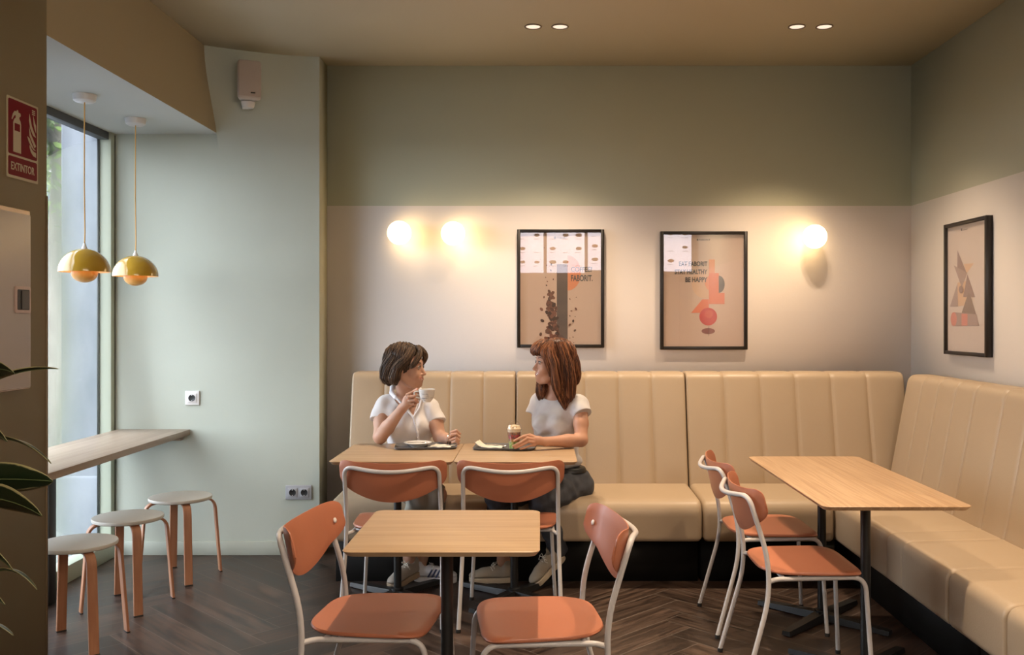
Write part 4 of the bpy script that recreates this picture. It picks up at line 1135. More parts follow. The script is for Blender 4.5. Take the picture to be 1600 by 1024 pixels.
def finger(S, pts, r=.0082, k=.0035):
    n = len(pts)
    for i in range(n-1):
        S.cone(pts[i], pts[i+1], r*(1-.08*i), r*(1-.08*(i+1)), k)
def shoe_proto(name, m_up, m_sole, stripes=None):
    o = None
    s = Sculpt((-.14, -.06, -.01), (.15, .06, .13), .003)
    s.ell((.075, 0, .036), (.055, .041, .028), k=0); s.cone((-.06, 0, .045), (.05, 0, .042), .036, .034, .02)
    s.cone((-.065, 0, .05), (-.070, 0, .088), .034, .033, .015); s.cone((-.02, 0, .062), (.045, 0, .052), .026, .022, .02)
    s.cone((-.045, 0, .115), (-.06, 0, .09), .026, .024, .004, 's')
    s.field(lambda X, Y, Z: .012-Z, (-.14, -.06, -.01), (.15, .06, .03), 0, 's')
    up = s.build(name, m_up, None)
    s = Sculpt((-.14, -.06, -.01), (.15, .06, .06), .003)
    def sole(X, Y, Z):
        t = np.clip((X+.075)/.155, 0, 1); w = .037+.006*t+.004*np.sin(t*9)*.5
        xx = X-np.clip(X, -.075, .085); r = np.sqrt(xx**2+Y**2)-w
        return np.maximum(r, np.abs(Z-.015)-.0145)
    s.field(sole, (-.14, -.06, -.01), (.15, .06, .06)); s.build('sole', m_sole, up)
    ml = mat('shoe_laces', (.6, .57, .5, 1), .7)
    bm = bmesh.new()
    for i in range(5):
        x = -.012+i*.017; z = .088-i*.0055
        tube(bm, [(x, -.024, z-.012), (x+.004, -.012, z), (x+.008, .012, z), (x+.003, .024, z-.012)], .0023, 6)
    for sg in (-1, 1): tube(bm, [(-.012, 0, .092), (-.002, sg*.02, .098), (.008, sg*.032, .082), (.0, sg*.036, .070)], .0022, 6); tube(bm, [(-.012, 0, .092), (-.02, sg*.018, .104), (-.006, sg*.028, .098), (-.010, 0, .092)], .002, 6)
    ob('laces', bm, ml, up)
    if stripes:
        for sy in (-1, 1):
            for k in range(3):
                x = -.022+k*.022; bm = bmesh.new()
                tube(bm, [(x+.022, sy*.028, .072), (x+.012, sy*.037, .052), (x, sy*.0395, .030)], 0, flat=(.010, .003, (1, 0, 0))); ob('stripe', bm, stripes, up)
    return up
def put_shoe(sh, person, pos, yaw, pitch=0, roll=0):
    sh.parent = person
    sh.location = pos; sh.rotation_euler = (roll, pitch, yaw)
fold = lambda a, fx, fy, fz, ph=0: (lambda X, Y, Z: a*np.sin(fx*X+fy*Y+fz*Z+ph+1.3*np.sin(17*Z+9*X)))

# ---- woman with the coffee cup
def woman1():
    MH = headM(635.5, 574.5, 5.17, -13, 3, 0)
    S = Sculpt((-1.08, 4.80, .05), (-.36, 5.46, 1.34), .0032)
    q = lambda x, y, Y: np.array(P(x, y, Y))
    sculpt_head(S, MH)
    hb = np.array(MH @ Vector((-.02, 0, -.06)))
    S.cone(hb, q(635, 622, 5.25), .046, .050, .02)
    RT = Matrix.Rotation(math.radians(12), 3, 'Z')
    S.ell(q(637, 664, 5.26), (.140, .095, .145), RT, .03); S.ell(q(640, 715, 5.29), (.120, .085, .12), RT, .04); S.ell(q(642, 755, 5.30), (.165, .110, .11), RT, .04)
    S.cone(q(606, 633, 5.25), q(669, 635, 5.27), .046, .046, .03); S.cone(q(635, 618, 5.26), q(637, 640, 5.26), .055, .07, .03)
    # right arm (image left): elbow on the table, hand up with the cup
    sh, el, wr = q(599, 637, 5.23), q(594, 683, 5.09), q(628, 639, 4.99)
    S.path([sh, (sh+el)/2, el], [.047, .042, .037], .02); S.path([el, (el*.65+wr*.35), wr], [.037, .037, .0245], .012)
    YH = 4.975
    S.path([wr, q(636, 631, YH)], [.0245, .025], .012); S.ell(q(638, 626, YH), (.031, .020, .031), None, .012)
    finger(S, [q(636, 617, YH-.012), q(645, 613, YH-.016), q(652, 612.5, YH-.006), q(655, 615, YH+.01)], .0082)
    finger(S, [q(638, 621, YH-.020), q(647, 619.5, YH-.026), q(653.5, 620.5, YH-.010), q(652, 623, YH+.012)], .0085)
    finger(S, [q(640, 627, YH-.020), q(648, 626, YH-.026), q(652.5, 628.5, YH-.010), q(648, 631, YH+.010)], .0082)
    finger(S, [q(640, 632, YH-.016), q(646, 632, YH-.02), q(649, 634.5, YH-.006), q(645, 636, YH+.008)], .0072)
    finger(S, [q(638, 622, YH+.015), q(646, 612, YH+.016), q(652, 608.5, YH+.004)], .0088)
    # left arm (image right): forearm on the table, loose fist
    sh, el, wr = q(674, 640, 5.25), q(687, 683, 5.18), q(701, 687, 5.06)
    S.path([sh, (sh+el)/2, el], [.046, .041, .036], .02); S.path([el, (el+wr)/2, wr], [.036, .031, .024], .012)
    S.ell(q(708, 684, 5.03), (.024, .026, .028), None, .012)
    for k, (y0, yy) in enumerate(((674, 5.015), (679, 5.005), (684.5, 5.0), (689.5, 5.0))):
        finger(S, [q(705+k*.6, y0+2, yy), q(713-k*.3, y0-.8+k*.3, yy-.012), q(718.5-k*.5, y0+4, yy-.004), q(712, y0+6.0, yy+.004)], .0082-.0004*k)
    finger(S, [q(701, 684, 5.005), q(706, 679.5, 4.99), q(713, 678.5, 4.978)], .0085)
    # legs
    for hp, kn, an in ((q(628, 752, 5.25), q(656, 772, 4.87), q(640, 872, 5.09)), (q(655, 752, 5.25), q(682, 774, 4.88), q(659, 876, 5.13))):
        S.path([hp, kn, an, an-np.array([0, 0, .04])], [.075, .05, .032, .03], .02)
    me = S.build('person', [M_SKIN, M_LIP, M_TEETH], None, 1, lip_matfn(MH)); p = me
    tag(p, 'woman in a white short-sleeved blouse with a brown bob, raising a coffee cup', 'person')
    face_parts(MH, p, M_HAIR1)
    # blouse
    S = Sculpt((-1.05, 5.03, .58), (-.50, 5.42, 1.10), .0032)
    S.ell(q(637, 664, 5.26), (.150, .105, .152), RT, 0); S.ell(q(639, 715, 5.275), (.142, .102, .13), RT, .04); S.ell(q(640, 745, 5.29), (.165, .115, .09), RT, .04)
    S.cone(q(606, 632, 5.25), q(669, 635, 5.27), .056, .056, .03); S.cone(q(635, 619, 5.265), q(637, 640, 5.26), .060, .08, .03)
    for s in ((q(622, 668, 5.185)), (q(655, 669, 5.195))): S.ell(s, (.055, .045, .05), None, .03)
    def sleeve(a, b, r0, r1, cut):
        a = np.array(a); b = np.array(b); n = (b-a)/np.linalg.norm(b-a)
        def f(X, Y, Z):
            t = (X-a[0])*n[0]+(Y-a[1])*n[1]+(Z-a[2])*n[2]; L = np.linalg.norm(b-a)
            d = np.sqrt(np.maximum(0, (X-a[0])**2+(Y-a[1])**2+(Z-a[2])**2-t**2)); r = r0+(r1-r0)*np.clip(t/L, 0, 1)
            return np.maximum(np.where(t < 0, np.sqrt(np.maximum(0, d**2+t**2))-r0, d-r), t-L)
        S.field(f, np.minimum(a, b)-.1, np.maximum(a, b)+.1, .016)
    sleeve(q(600, 636, 5.235), q(592.5, 659, 5.175), .054, .054, 1); sleeve(q(674, 640, 5.25), q(683, 660, 5.21), .050, .049, 1)
    S.cone(q(602, 646, 5.20), q(625, 655, 5.20), .050, .06, .025)
    n0, n1, ap = q(619, 600, 5.2), q(661, 604, 5.2), q(646, 652, 5.2)
    def vneck(X, Y, Z):
        def hp(a, b):  # signed distance in xz to line a->b (positive left)
            d = (b-a)[[0, 2]]; d = d/np.linalg.norm(d); return (X-a[0])*d[1]-(Z-a[2])*d[0]
        return np.maximum(np.maximum(-hp(ap, n0), hp(ap, n1)), Y-5.235)
    S.field(lambda X, Y, Z: vneck(X, Y, Z), (-1.05, 5.03, .8), (-.5, 5.42, 1.12), .006, 's')
    S.cone(hb, q(635, 626, 5.24), .058, .062, .006, 's')
    S.displace(lambda X, Y, Z: .006*np.sin(55*X+26*Z+2*np.sin(14*Z))*np.clip((1.02-Z)*3.5, 0, 1)+.0025*np.sin(40*Z-60*X)+.0015*np.sin(90*X+20*Y))
    mb = mat('white_blouse', (.66, .64, .64, 1), .75, sheen=.2, bump=.1, bscale=400)
    bl = S.build('blouse', mb, p, 1)
    # collar and placket
    S = Sculpt((-1.0, 5.0, .72), (-.55, 5.42, 1.12), .0028)
    S.path([q(628, 604, 5.31), q(613, 606, 5.25), q(612, 614, 5.20), q(618, 622, 5.165)], [.010, .013, .013, .010], .006)
    S.path([q(618, 620, 5.165), q(632, 636, 5.14), q(646, 652, 5.135)], [.008, .0065, .006], .004)
    S.path([q(640, 604, 5.31), q(655, 608, 5.27), q(662, 614, 5.22), q(660, 624, 5.18)], [.010, .012, .012, .008], .006)
    S.path([q(660, 620, 5.185), q(655, 638, 5.15), q(646, 652, 5.135)], [.007, .006, .006], .004)
    S.path([q(646, 652, 5.137), q(652, 676, 5.142), q(656, 700, 5.17)], [.007, .007, .007], .004)
    co = S.build('collar', mat('blouse_collar', (.70, .71, .76, 1), .7), bl, 1)
    for yy in (662, 673, 684):
        bm = bmesh.new(); bmesh.ops.create_uvsphere(bm, u_segments=10, v_segments=6, radius=.0035); bmesh.ops.translate(bm, verts=bm.verts, vec=P(648.5+(yy-660)*.17, yy, 5.128)); ob('button', bm, M_WHITE, bl)
    # trousers
    S = Sculpt((-1.0, 4.75, .10), (-.5, 5.46, .74), .004)
    S.ell(q(642, 758, 5.30), (.175, .122, .115), RT, 0)
    for hp, kn, an in ((q(628, 756, 5.25), q(656, 774, 4.87), q(641, 862, 5.06)), (q(655, 756, 5.25), q(681, 776, 4.88), q(660, 862, 5.10))):
        S.path([hp, kn, an], [.088, .066, .056], .02)
    S.field(lambda X, Y, Z: Z-.175, (-1.1, 4.7, .05), (-.4, 5.5, .19), 0, 's')
    S.displace(lambda X, Y, Z: .003*np.sin(50*X+35*Z)+.002*np.sin(80*Z+30*Y))
    S.build('trousers', mat('olive_grey_cotton', (.20, .19, .155, 1), .8, bump=.15, bscale=300), p, 1)
    # hair
    S = Sculpt((-.92, 4.98, 1.02), (-.55, 5.36, 1.36), .0026)
    LOCKS = []
    def HP(a, b, k=.015):
        S.path(a, [max(.003, x*.80-.002) for x in b], k); LOCKS.append((a, b))
    R = MH.to_3x3().normalized(); h = lambda *c: tuple(MH @ Vector(c))
    Mi = np.array(MH.inverted())
    def loc(X, Y, Z): return (Mi[0, 0]*X+Mi[0, 1]*Y+Mi[0, 2]*Z+Mi[0, 3], Mi[1, 0]*X+Mi[1, 1]*Y+Mi[1, 2]*Z+Mi[1, 3], Mi[2, 0]*X+Mi[2, 1]*Y+Mi[2, 2]*Z+Mi[2, 3])
    S.ell(h(-.022, 0, .038), (.108, .088, .101), R, 0)
    def cut(X, Y, Z):
        x, y, z = loc(X, Y, Z); return np.maximum(.048-x, z-.088+.35*np.abs(y))
    S.field(cut, (-1, 4.9, 1.0), (-.5, 5.4, 1.4), .012, 's')
    S.field(lambda X, Y, Z: loc(X, Y, Z)[2]+.015, (-1, 4.9, 1.0), (-.5, 5.4, 1.16), .01, 's') if False else None
    for s in (-1, 1):
        HP([h(.045, s*.04, .112), h(.030, s*.083, .055), h(-.020, s*.091, .0), h(-.038, s*.090, -.065), h(-.032, s*.080, -.092)], [.020, .022, .028, .032, .016], .02)
        HP([h(-.04, s*.06, .07), h(-.085, s*.06, .0), h(-.095, s*.055, -.06), h(-.085, s*.045, -.095)], [.04, .042, .042, .020], .02)
        HP([h(.058, s*.015, .118), h(.084, s*.038, .092), h(.086, s*.062, .062), h(.066, s*.080, .024), h(.046, s*.084, .010)], [.014, .014, .013, .010, .004], .01)
    HP([h(.055, .0, .122), h(.092, .012, .098), h(.104, .022, .070), h(.102, .036, .045)], [.015, .013, .010, .004], .01)
    HP([h(.06, -.02, .118), h(.090, -.040, .092), h(.090, -.060, .060), h(.074, -.074, .022), h(.055, -.082, .002)], [.014, .013, .012, .009, .003], .008)
    HP([h(-.11, 0, -.01), h(-.112, 0, -.09)], [.035, .022], .02)
    def strands(X, Y, Z):
        x, y, z = loc(X, Y, Z); a = np.arctan2(y, x+.01)
        return .0011*np.sin(a*34+6*np.sin(z*25))+.0008*np.sin(a*71+z*40)+.0022*np.sin(a*11+z*30)*np.clip(-z*12, 0, 1)
    S.displace(strands)
    hr = S.build('hair', M_HAIR1, p, 1)
    lk = [(a, b, 90) for a, b in LOCKS]
    for s in (-1, 1): lk += scalp_locks(h, s, [.035-.018*k for k in range(9)], .09, -.03, 26)
    hair_strands(lk, M_HAIR1, hr, .0015, 3)
    # shoes
    s1 = shoe_proto('shoe', mat('suede_taupe', (.30, .26, .22, 1), .8), mat('gum_sole', (.35, .26, .17, 1), .6)); put_shoe(s1, p, P(634, 905, 5.035)*1+Vector((0, 0, 0)), math.radians(238), .12); s1.location.z = .022
    s2 = shoe_proto('shoe', mat('white_leather', (.52, .54, .60, 1), .5), mat('white_sole', (.62, .63, .66, 1), .5), mat('navy', (.02, .03, .09, 1), .6)); put_shoe(s2, p, P(678, 905, 5.10), math.radians(-10), 0); s2.location.z = .003
    s2['label'] = 'white sneaker with three navy stripes'
    # bracelet
    bm = bmesh.new(); c = P(701, 687, 5.055); tube(bm, [c+Vector((.004*math.cos(a), .026*math.cos(a), .027*math.sin(a))) for a in [2*PI*k/24 for k in range(25)]], .002, 6, caps=False); ob('bracelet', bm, M_STEEL, p)
    # cup
    c = P(667, 628.5, 4.955)
    t = thing('coffee_cup', 'marbled porcelain coffee cup raised in the hand of the left woman', 'cup', c)
    bm = bmesh.new(); lathe(bm, [(0, 0), (.020, 0), (.022, .004), (.033, .018), (.040, .038), (.0425, .066), (.0410, .067), (.0385, .040), (.030, .018), (0, .010)], 40)
    ob('cup_body', bm, M_PAT, t)
    bm = bmesh.new(); lathe(bm, [(.0428, .060), (.0434, .067), (.042, .0688), (.0405, .066)], 40); ob('rim', bm, M_PORC, t)
    bm = bmesh.new(); tube(bm, fillet([(-.038, 0, .056), (-.068, -.004, .056), (-.062, -.004, .024), (-.032, 0, .022)], .018, 6), .0045, 10); ob('handle', bm, M_PORC, t)
    bm = bmesh.new(); lathe(bm, [(0, .054), (.040, .054)], 32); ob('coffee', bm, mat('coffee', (.12, .05, .02, 1), .2), t)
woman1()

# ---- woman with the dessert
def woman2():
    MH = headM(863.5, 568, 5.12, 198, 0, 0)
    S = Sculpt((-.38, 4.66, .04), (.36, 5.48, 1.36), .0033)
    q = lambda x, y, Y: np.array(P(x, y, Y))
    sculpt_head(S, MH)
    hb = np.array(MH @ Vector((-.02, 0, -.06)))
    S.cone(hb, q(870, 616, 5.16), .045, .048, .02)
    RT = Matrix.Rotation(math.radians(-32), 3, 'Z')
    S.ell(q(869, 658, 5.16), (.135, .095, .14), RT, .03); S.ell(q(877, 706, 5.20), (.098, .075, .10), RT, .04); S.ell(q(886, 752, 5.23), (.130, .095, .085), RT, .04)
    S.cone(q(844, 628, 5.22), q(902, 632, 5.08), .044, .046, .03); S.cone(q(870, 612, 5.17), q(871, 640, 5.16), .052, .07, .03)
    sh, el, wr = q(907, 636, 5.07), q(908, 688, 4.97), q(853, 690.5, 4.885)
    S.path([sh, (sh+el)/2, el], [.042, .038, .034], .02); S.path([el, (el*.6+wr*.4), wr], [.035, .034, .0235], .012)
    S.ell(q(838, 688.5, 4.872), (.034, .020, .024), Matrix.Rotation(-.1, 3, 'Y'), .012); S.cone(wr, q(842, 689, 4.873), .0235, .021, .01)
    finger(S, [q(833, 683, 4.868), q(824, 680.8, 4.852), q(813, 684.5, 4.832), q(804, 689, 4.828)], .0088)
    finger(S, [q(832, 687, 4.858), q(824, 685.5, 4.842), q(813, 692, 4.826), q(802, 697.5, 4.826)], .0088)
    finger(S, [q(834, 691.5, 4.856), q(826, 690.5, 4.842), q(815, 696, 4.828), q(805, 700.5, 4.828)], .0084)
    finger(S, [q(836, 696, 4.860), q(829, 696.5, 4.848), q(820, 700, 4.836), q(813, 702, 4.832)], .0074)
    finger(S, [q(838, 684, 4.885), q(828, 680, 4.905), q(817, 682, 4.912)], .0092)
    sh, el, wr = q(840, 634, 5.24), q(846, 694, 5.28), q(846, 742, 5.14)
    S.path([sh, (sh+el)/2, el], [.044, .04, .034], .02); S.path([el, (el+wr)/2, wr], [.034, .031, .024], .012)
    S.ell(wr+np.array([.02, -.04, -.01]), (.04, .05, .018), None, .012)
    for k in range(4): b = wr+np.array([.0+.014*k, -.07, -.01]); finger(S, [b, b+np.array([0, -.035, -.004]), b+np.array([0, -.06, -.018])], .008)
    b = wr+np.array([-.012, -.03, -.005]); finger(S, [b, b+np.array([-.022, -.03, -.006]), b+np.array([-.024, -.05, -.014])], .0085)
    kn1, an1 = q(778, 777, 4.90), q(787, 876, 5.10); kn2, an2 = q(846, 782, 4.86), q(872, 860, 5.07)
    S.path([q(866, 752, 5.24), kn1, an1, an1-np.array([0, 0, .04])], [.075, .05, .033, .031], .02)
    S.path([q(896, 755, 5.18), kn2, an2, an2-np.array([-.005, 0, .03])], [.075, .05, .033, .031], .02)
    p = S.build('person', [M_SKIN2, M_LIP, M_TEETH], None, 1, lip_matfn(MH))
    tag(p, 'woman with long auburn hair in white T-shirt and dark jeans, hand on dessert cup', 'person')
    face_parts(MH, p, M_HAIR2, (.10, .07, .04, 1))
    # t-shirt
    S = Sculpt((-.16, 4.96, .58), (.34, 5.40, 1.12), .0032)
    S.ell(q(869, 658, 5.16), (.146, .106, .148), RT, 0); S.ell(q(875, 700, 5.185), (.108, .09, .085), RT, .04); S.ell(q(879, 717, 5.20), (.112, .094, .062), RT, .03)
    S.cone(q(844, 628, 5.22), q(902, 632, 5.08), .053, .055, .03); S.cone(q(870, 613, 5.17), q(871, 640, 5.16), .060, .078, .03)
    for s in (q(848, 664, 5.09), q(872, 667, 5.065)): S.ell(s, (.056, .052, .052), None, .03)
    def sleeve(a, b, r0, r1):
        a = np.array(a); b = np.array(b); L = np.linalg.norm(b-a); n = (b-a)/L
        def f(X, Y, Z):
            t = (X-a[0])*n[0]+(Y-a[1])*n[1]+(Z-a[2])*n[2]
            d = np.sqrt(np.maximum(0, (X-a[0])**2+(Y-a[1])**2+(Z-a[2])**2-t**2)); r = r0+(r1-r0)*np.clip(t/L, 0, 1)
            return np.maximum(np.where(t < 0, np.sqrt(d**2+t**2)-r0, d-r), t-L)
        S.field(f, np.minimum(a, b)-.1, np.maximum(a, b)+.1, .014)
    sleeve(q(906, 635, 5.07), q(911, 648, 5.035), .052, .053); sleeve(q(841, 632, 5.235), q(836, 648, 5.23), .052, .054)
    S.cone(hb, q(868, 616, 5.14), .060, .062, .004, 's')
    S.field(lambda X, Y, Z: Z-.0-(1.43-(590-500)*5.15/1460), (-.2, 4.9, 1.05), (.4, 5.5, 1.15), 0, 's')
    S.displace(lambda X, Y, Z: .0042*np.sin(60*X-55*Z+1.5*np.sin(20*Z))*np.clip((1.02-Z)*4, 0, 1)+.0022*np.sin(45*Z+50*Y+30*X))
    S.build('t_shirt', mat('white_jersey', (.54, .53, .52, 1), .8, sheen=.2, col2=(.47, .44, .45, 1), vscale=(14, 14, 14), bump=.1, bscale=400), p, 1)
    # jeans
    S = Sculpt((-.40, 4.62, .08), (.36, 5.48, .72), .004)
    S.ell(q(887, 757, 5.225), (.155, .122, .120), RT, 0)
    S.path([q(866, 756, 5.24), kn1, an1+np.array([0, 0, .05])], [.088, .066, .046], .02)
    S.path([q(896, 760, 5.18), kn2, an2+np.array([0, 0, .0])], [.090, .068, .050], .02)
    S.displace(lambda X, Y, Z: .003*np.sin(70*X+60*Z+2*np.sin(25*Y))+.002*np.sin(90*Z-40*X))
    je = S.build('jeans', mat('dark_denim', (.040, .043, .052, 1), .85, col2=(.055, .06, .072, 1), vscale=(30, 30, 12), bump=.3, bscale=250), p, 1)
    S = Sculpt((-.12, 5.0, .58), (.36, 5.44, .72), .0032)
    S.ell(q(883, 738, 5.212), (.126, .104, .08), RT, 0)
    zz = float(q(888, 733, 5.2)[2]); S.field(lambda X, Y, Z: np.abs(Z-zz)*-1+.014, (-.2, 4.9, .5), (.4, 5.5, .8), 0, 's')
    S.build('belt', M_BLACK, je, 1)
    # hair
    S = Sculpt((-.12, 4.90, .88), (.28, 5.34, 1.38), .0026)
    LOCKS = []
    def HP(a, b, k=.015):
        S.path(a, [max(.003, x*.80-.002) for x in b], k); LOCKS.append((a, b))
    R = MH.to_3x3().normalized(); h = lambda *c: tuple(MH @ Vector(c)); Mi = np.array(MH.inverted())
    def loc(X, Y, Z): return [Mi[i, 0]*X+Mi[i, 1]*Y+Mi[i, 2]*Z+Mi[i, 3] for i in range(3)]
    S.ell(h(-.026, 0, .040), (.108, .088, .104), R, 0)
    def cut(X, Y, Z):
        x, y, z = loc(X, Y, Z); return np.maximum(.045-x, z-.092+.3*np.abs(y))
    S.field(cut, (-.2, 4.8, .85), (.3, 5.4, 1.4), .012, 's')
    # near side (head-local +y faces the camera)
    HP([h(.03, .045, .118), h(.040, .080, .060), h(.020, .092, .0), h(.012, .094, -.06), h(.000, .095, -.13), h(-.034, .092, -.20), h(-.050, .085, -.262)], [.025, .022, .026, .028, .030, .030, .008], .02)
    HP([h(-.02, .05, .11), h(-.035, .082, .04), h(-.050, .090, -.03), h(-.058, .092, -.10), h(-.062, .092, -.175), h(-.066, .086, -.240)], [.035, .036, .040, .044, .040, .012], .02)
    HP([h(-.07, .03, .08), h(-.105, .045, .01), h(-.118, .050, -.06), h(-.120, .045, -.105), h(-.116, .045, -.125)], [.04, .036, .032, .024, .008], .02)
    HP([h(-.09, -.03, .05), h(-.112, -.02, -.03), h(-.112, -.02, -.11)], [.045, .04, .02], .02)
    HP([h(.03, -.045, .115), h(.035, -.085, .05), h(.02, -.092, -.03), h(.03, -.088, -.10), h(.045, -.070, -.17), h(.046, -.055, -.232)], [.025, .022, .026, .03, .034, .010], .02)
    HP([h(.020, -.06, -.09), h(.055, -.035, -.15), h(.052, -.03, -.20)], [.02, .028, .010], .015)
    # fringe
    for yy, dx in ((-.045, 0), (-.02, .004), (.005, .006), (.03, .004), (.05, -.004)):
        HP([h(.045, yy*.7, .122), h(.086+dx, yy, .100), h(.104+dx, yy*1.1, .070), h(.106+dx-.5*abs(yy)*.4, yy*1.15, .046)], [.018, .016, .012, .004], .010)
    HP([h(.04, .055, .11), h(.075, .066, .070), h(.070, .078, .030), h(.052, .086, -.02), h(.045, .09, -.07)], [.018, .016, .013, .010, .004], .01)
    def strands(X, Y, Z):
        x, y, z = loc(X, Y, Z)
        return .0011*np.sin(190*x+4*np.sin(z*16))+.0008*np.sin(350*x+120*y+z*20)+.0008*np.sin(170*y+z*12)
    S.displace(strands)
    hr = S.build('hair', M_HAIR2, p, 1)
    lk = [(a, b, 150) for a, b in LOCKS]
    for s in (-1, 1): lk += scalp_locks(h, s, [.035-.018*k for k in range(9)], .09, -.05, 30)
    hair_strands(lk, M_HAIR2, hr, .0015, 4)
    mu, ms = mat('cream_suede', (.28, .235, .18, 1), .8), mat('cream_sole', (.44, .37, .27, 1), .6)
    s1 = shoe_proto('shoe', mu, ms); put_shoe(s1, p, P(770, 905, 5.075), math.radians(183)); s1.location.z = .006
    s2 = dup(s1); put_shoe(s2, p, P(860, 905, 5.03), math.radians(212), .62); s2.location.z = .078
woman2()

# ------------------------------------------------------------------ PLANT
def plant():
    t = thing('potted_rubber_plant', 'variegated dark rubber plant at the left edge in front of the side wall', 'plant', (-1.60, 2.35, 0))
    L0 = t.location
    m = bpy.data.materials.new('variegated_leaf'); m.use_nodes = True; nt = m.node_tree; b = nt.nodes['Principled BSDF']
    u = nt.nodes.new('ShaderNodeUVMap'); u.uv_map = 'uv'; s = nt.nodes.new('ShaderNodeSeparateXYZ'); n = nt.nodes.new('ShaderNodeTexNoise'); n.inputs['Scale'].default_value = 22; n.inputs['Detail'].default_value = 3
    tc = nt.nodes.new('ShaderNodeTexCoord')
    ad = nt.nodes.new('ShaderNodeMath'); ad.operation = 'MULTIPLY_ADD'; ad.inputs[1].default_value = .5
    cr = nt.nodes.new('ShaderNodeValToRGB'); e = cr.color_ramp.elements; e[0].position, e[1].position = 1.08/1.5, 1.14/1.5; e[0].color = (.012, .022, .008, 1); e[1].color = (.30, .27, .13, 1)
    sc = nt.nodes.new('ShaderNodeMath'); sc.operation = 'DIVIDE'; sc.inputs[1].default_value = 1.5
    nt.links.new(u.outputs[0], s.inputs[0]); nt.links.new(tc.outputs['Object'], n.inputs['Vector'])
    nt.links.new(n.outputs['Fac'], ad.inputs[0]); nt.links.new(s.outputs['Y'], ad.inputs[2]); nt.links.new(ad.outputs[0], sc.inputs[0]); nt.links.new(sc.outputs[0], cr.inputs[0]); nt.links.new(cr.outputs[0], b.inputs['Base Color'])
    b.inputs['Roughness'].default_value = .3
    mm = mat('leaf_midrib', (.10, .13, .05, 1), .5); md = mat('plant_stem', (.10, .07, .04, 1), .8)
    st = Vector((-1.585, 2.36, 0))
    bm = bmesh.new(); tube(bm, [st-L0+Vector((0, 0, .3)), st-L0+Vector((.01, 0, .7)), st-L0+Vector((-.01, .01, 1.1)), st-L0+Vector((.0, 0, 1.36))], [.013, .011, .009, .005], 10); ob('stem', bm, md, t)
    bm = bmesh.new(); lathe(bm, [(0, 0), (.12, 0), (.13, .01), (.165, .30), (.168, .33), (.155, .33), (.148, .29), (0, .29)], 40); ob('pot', bm, mat('plant_pot', (.35, .33, .3, 1), .6), t)
    bm = bmesh.new(); lathe(bm, [(.149, .285), (.08, .300), (0, .302)], 30); ob('soil', bm, mat('soil', (.03, .02, .012, 1), .95), t)
    def leaf(bx, by, tx, ty, w, Yb=2.33, Yt=2.30, roll=.5, droop=.02, z=None):
        a = P(bx, by, Yb); c = P(tx, ty, Yt); d = c-a; L = d.length; d.normalize()
        side = d.cross(Vector((0, 0, 1))).normalized(); up = side.cross(d).normalized()
        side2 = side*math.cos(roll)+up*math.sin(roll); n = side2.cross(d).normalized()
        if n.z < 0: n = -n
        bm = bmesh.new(); uvl = bm.loops.layers.uv.new('uv'); NU, NV = 18, 8; g = []; uvs = {}
        for i in range(NU+1):
            f = i/NU; hw = w/2*math.sin(PI*min(1, f*.96+.02)**.9)**.75*(1 if f < .98 else .3); row = []
            for j in range(NV+1):
                v = -1+2*j/NV; p = a+d*(L*f)+Vector((0, 0, 1))*(droop*4*f*(1-f))+side2*(v*hw)+n*(abs(v)**1.3*hw*.25)
                vt = bm.verts.new(p-L0); uvs[vt] = (f, abs(v)); row.append(vt)
            g.append(row)
        for i in range(NU):
            for j in range(NV):
                fc = bm.faces.new((g[i][j], g[i+1][j], g[i+1][j+1], g[i][j+1]))
                for lp in fc.loops: lp[uvl].uv = uvs[lp.vert]
        lo = ob('leaf', bm, m, t, sharp=90)
        so = lo.modifiers.new('thickness', 'SOLIDIFY'); so.thickness = .0012
        bm = bmesh.new(); tube(bm, [a-L0+d*(L*k/8)+Vector((0, 0, 1))*(droop*4*(k/8)*(1-k/8))-n*.001 for k in range(9)], [.0022*(1-.07*k) for k in range(9)], 6); ob('midrib', bm, mm, lo)
        bm = bmesh.new(); s0 = Vector((st.x, st.y, a.z-.03)); tube(bm, [s0-L0, (s0+a)/2+Vector((0, 0, .01))-L0, a-L0], .003, 6); ob('petiole', bm, mm, lo)
    leaf(-80, 615, 22, 582, .085, 2.36, 2.28, .9, .03)
    leaf(-20, 600, 91, 576, .034, 2.34, 2.36, .25, .012)
    leaf(-70, 672, 12, 690, .075, 2.33, 2.26, 1.0, .02)
    leaf(-25, 690, 80, 724, .030, 2.33, 2.28, .35, .028)
    leaf(-60, 752, 83, 752, .085, 2.32, 2.30, 1.2, .005)
    leaf(-50, 780, 66, 806, .080, 2.30, 2.22, 1.1, .018)
    leaf(-60, 860, 20, 890, .065, 2.33, 2.27, .9, .02)
    leaf(-20, 900, 58, 921, .028, 2.33, 2.30, .35, .03)
    leaf(-70, 905, 8, 945, .07, 2.31, 2.24, .9, .01)
    leaf(-70, 975, 21, 993, .045, 2.32, 2.26, .5, .02)
    leaf(-120, 560, -60, 500, .07, 2.36, 2.36, .7, .01)
plant()
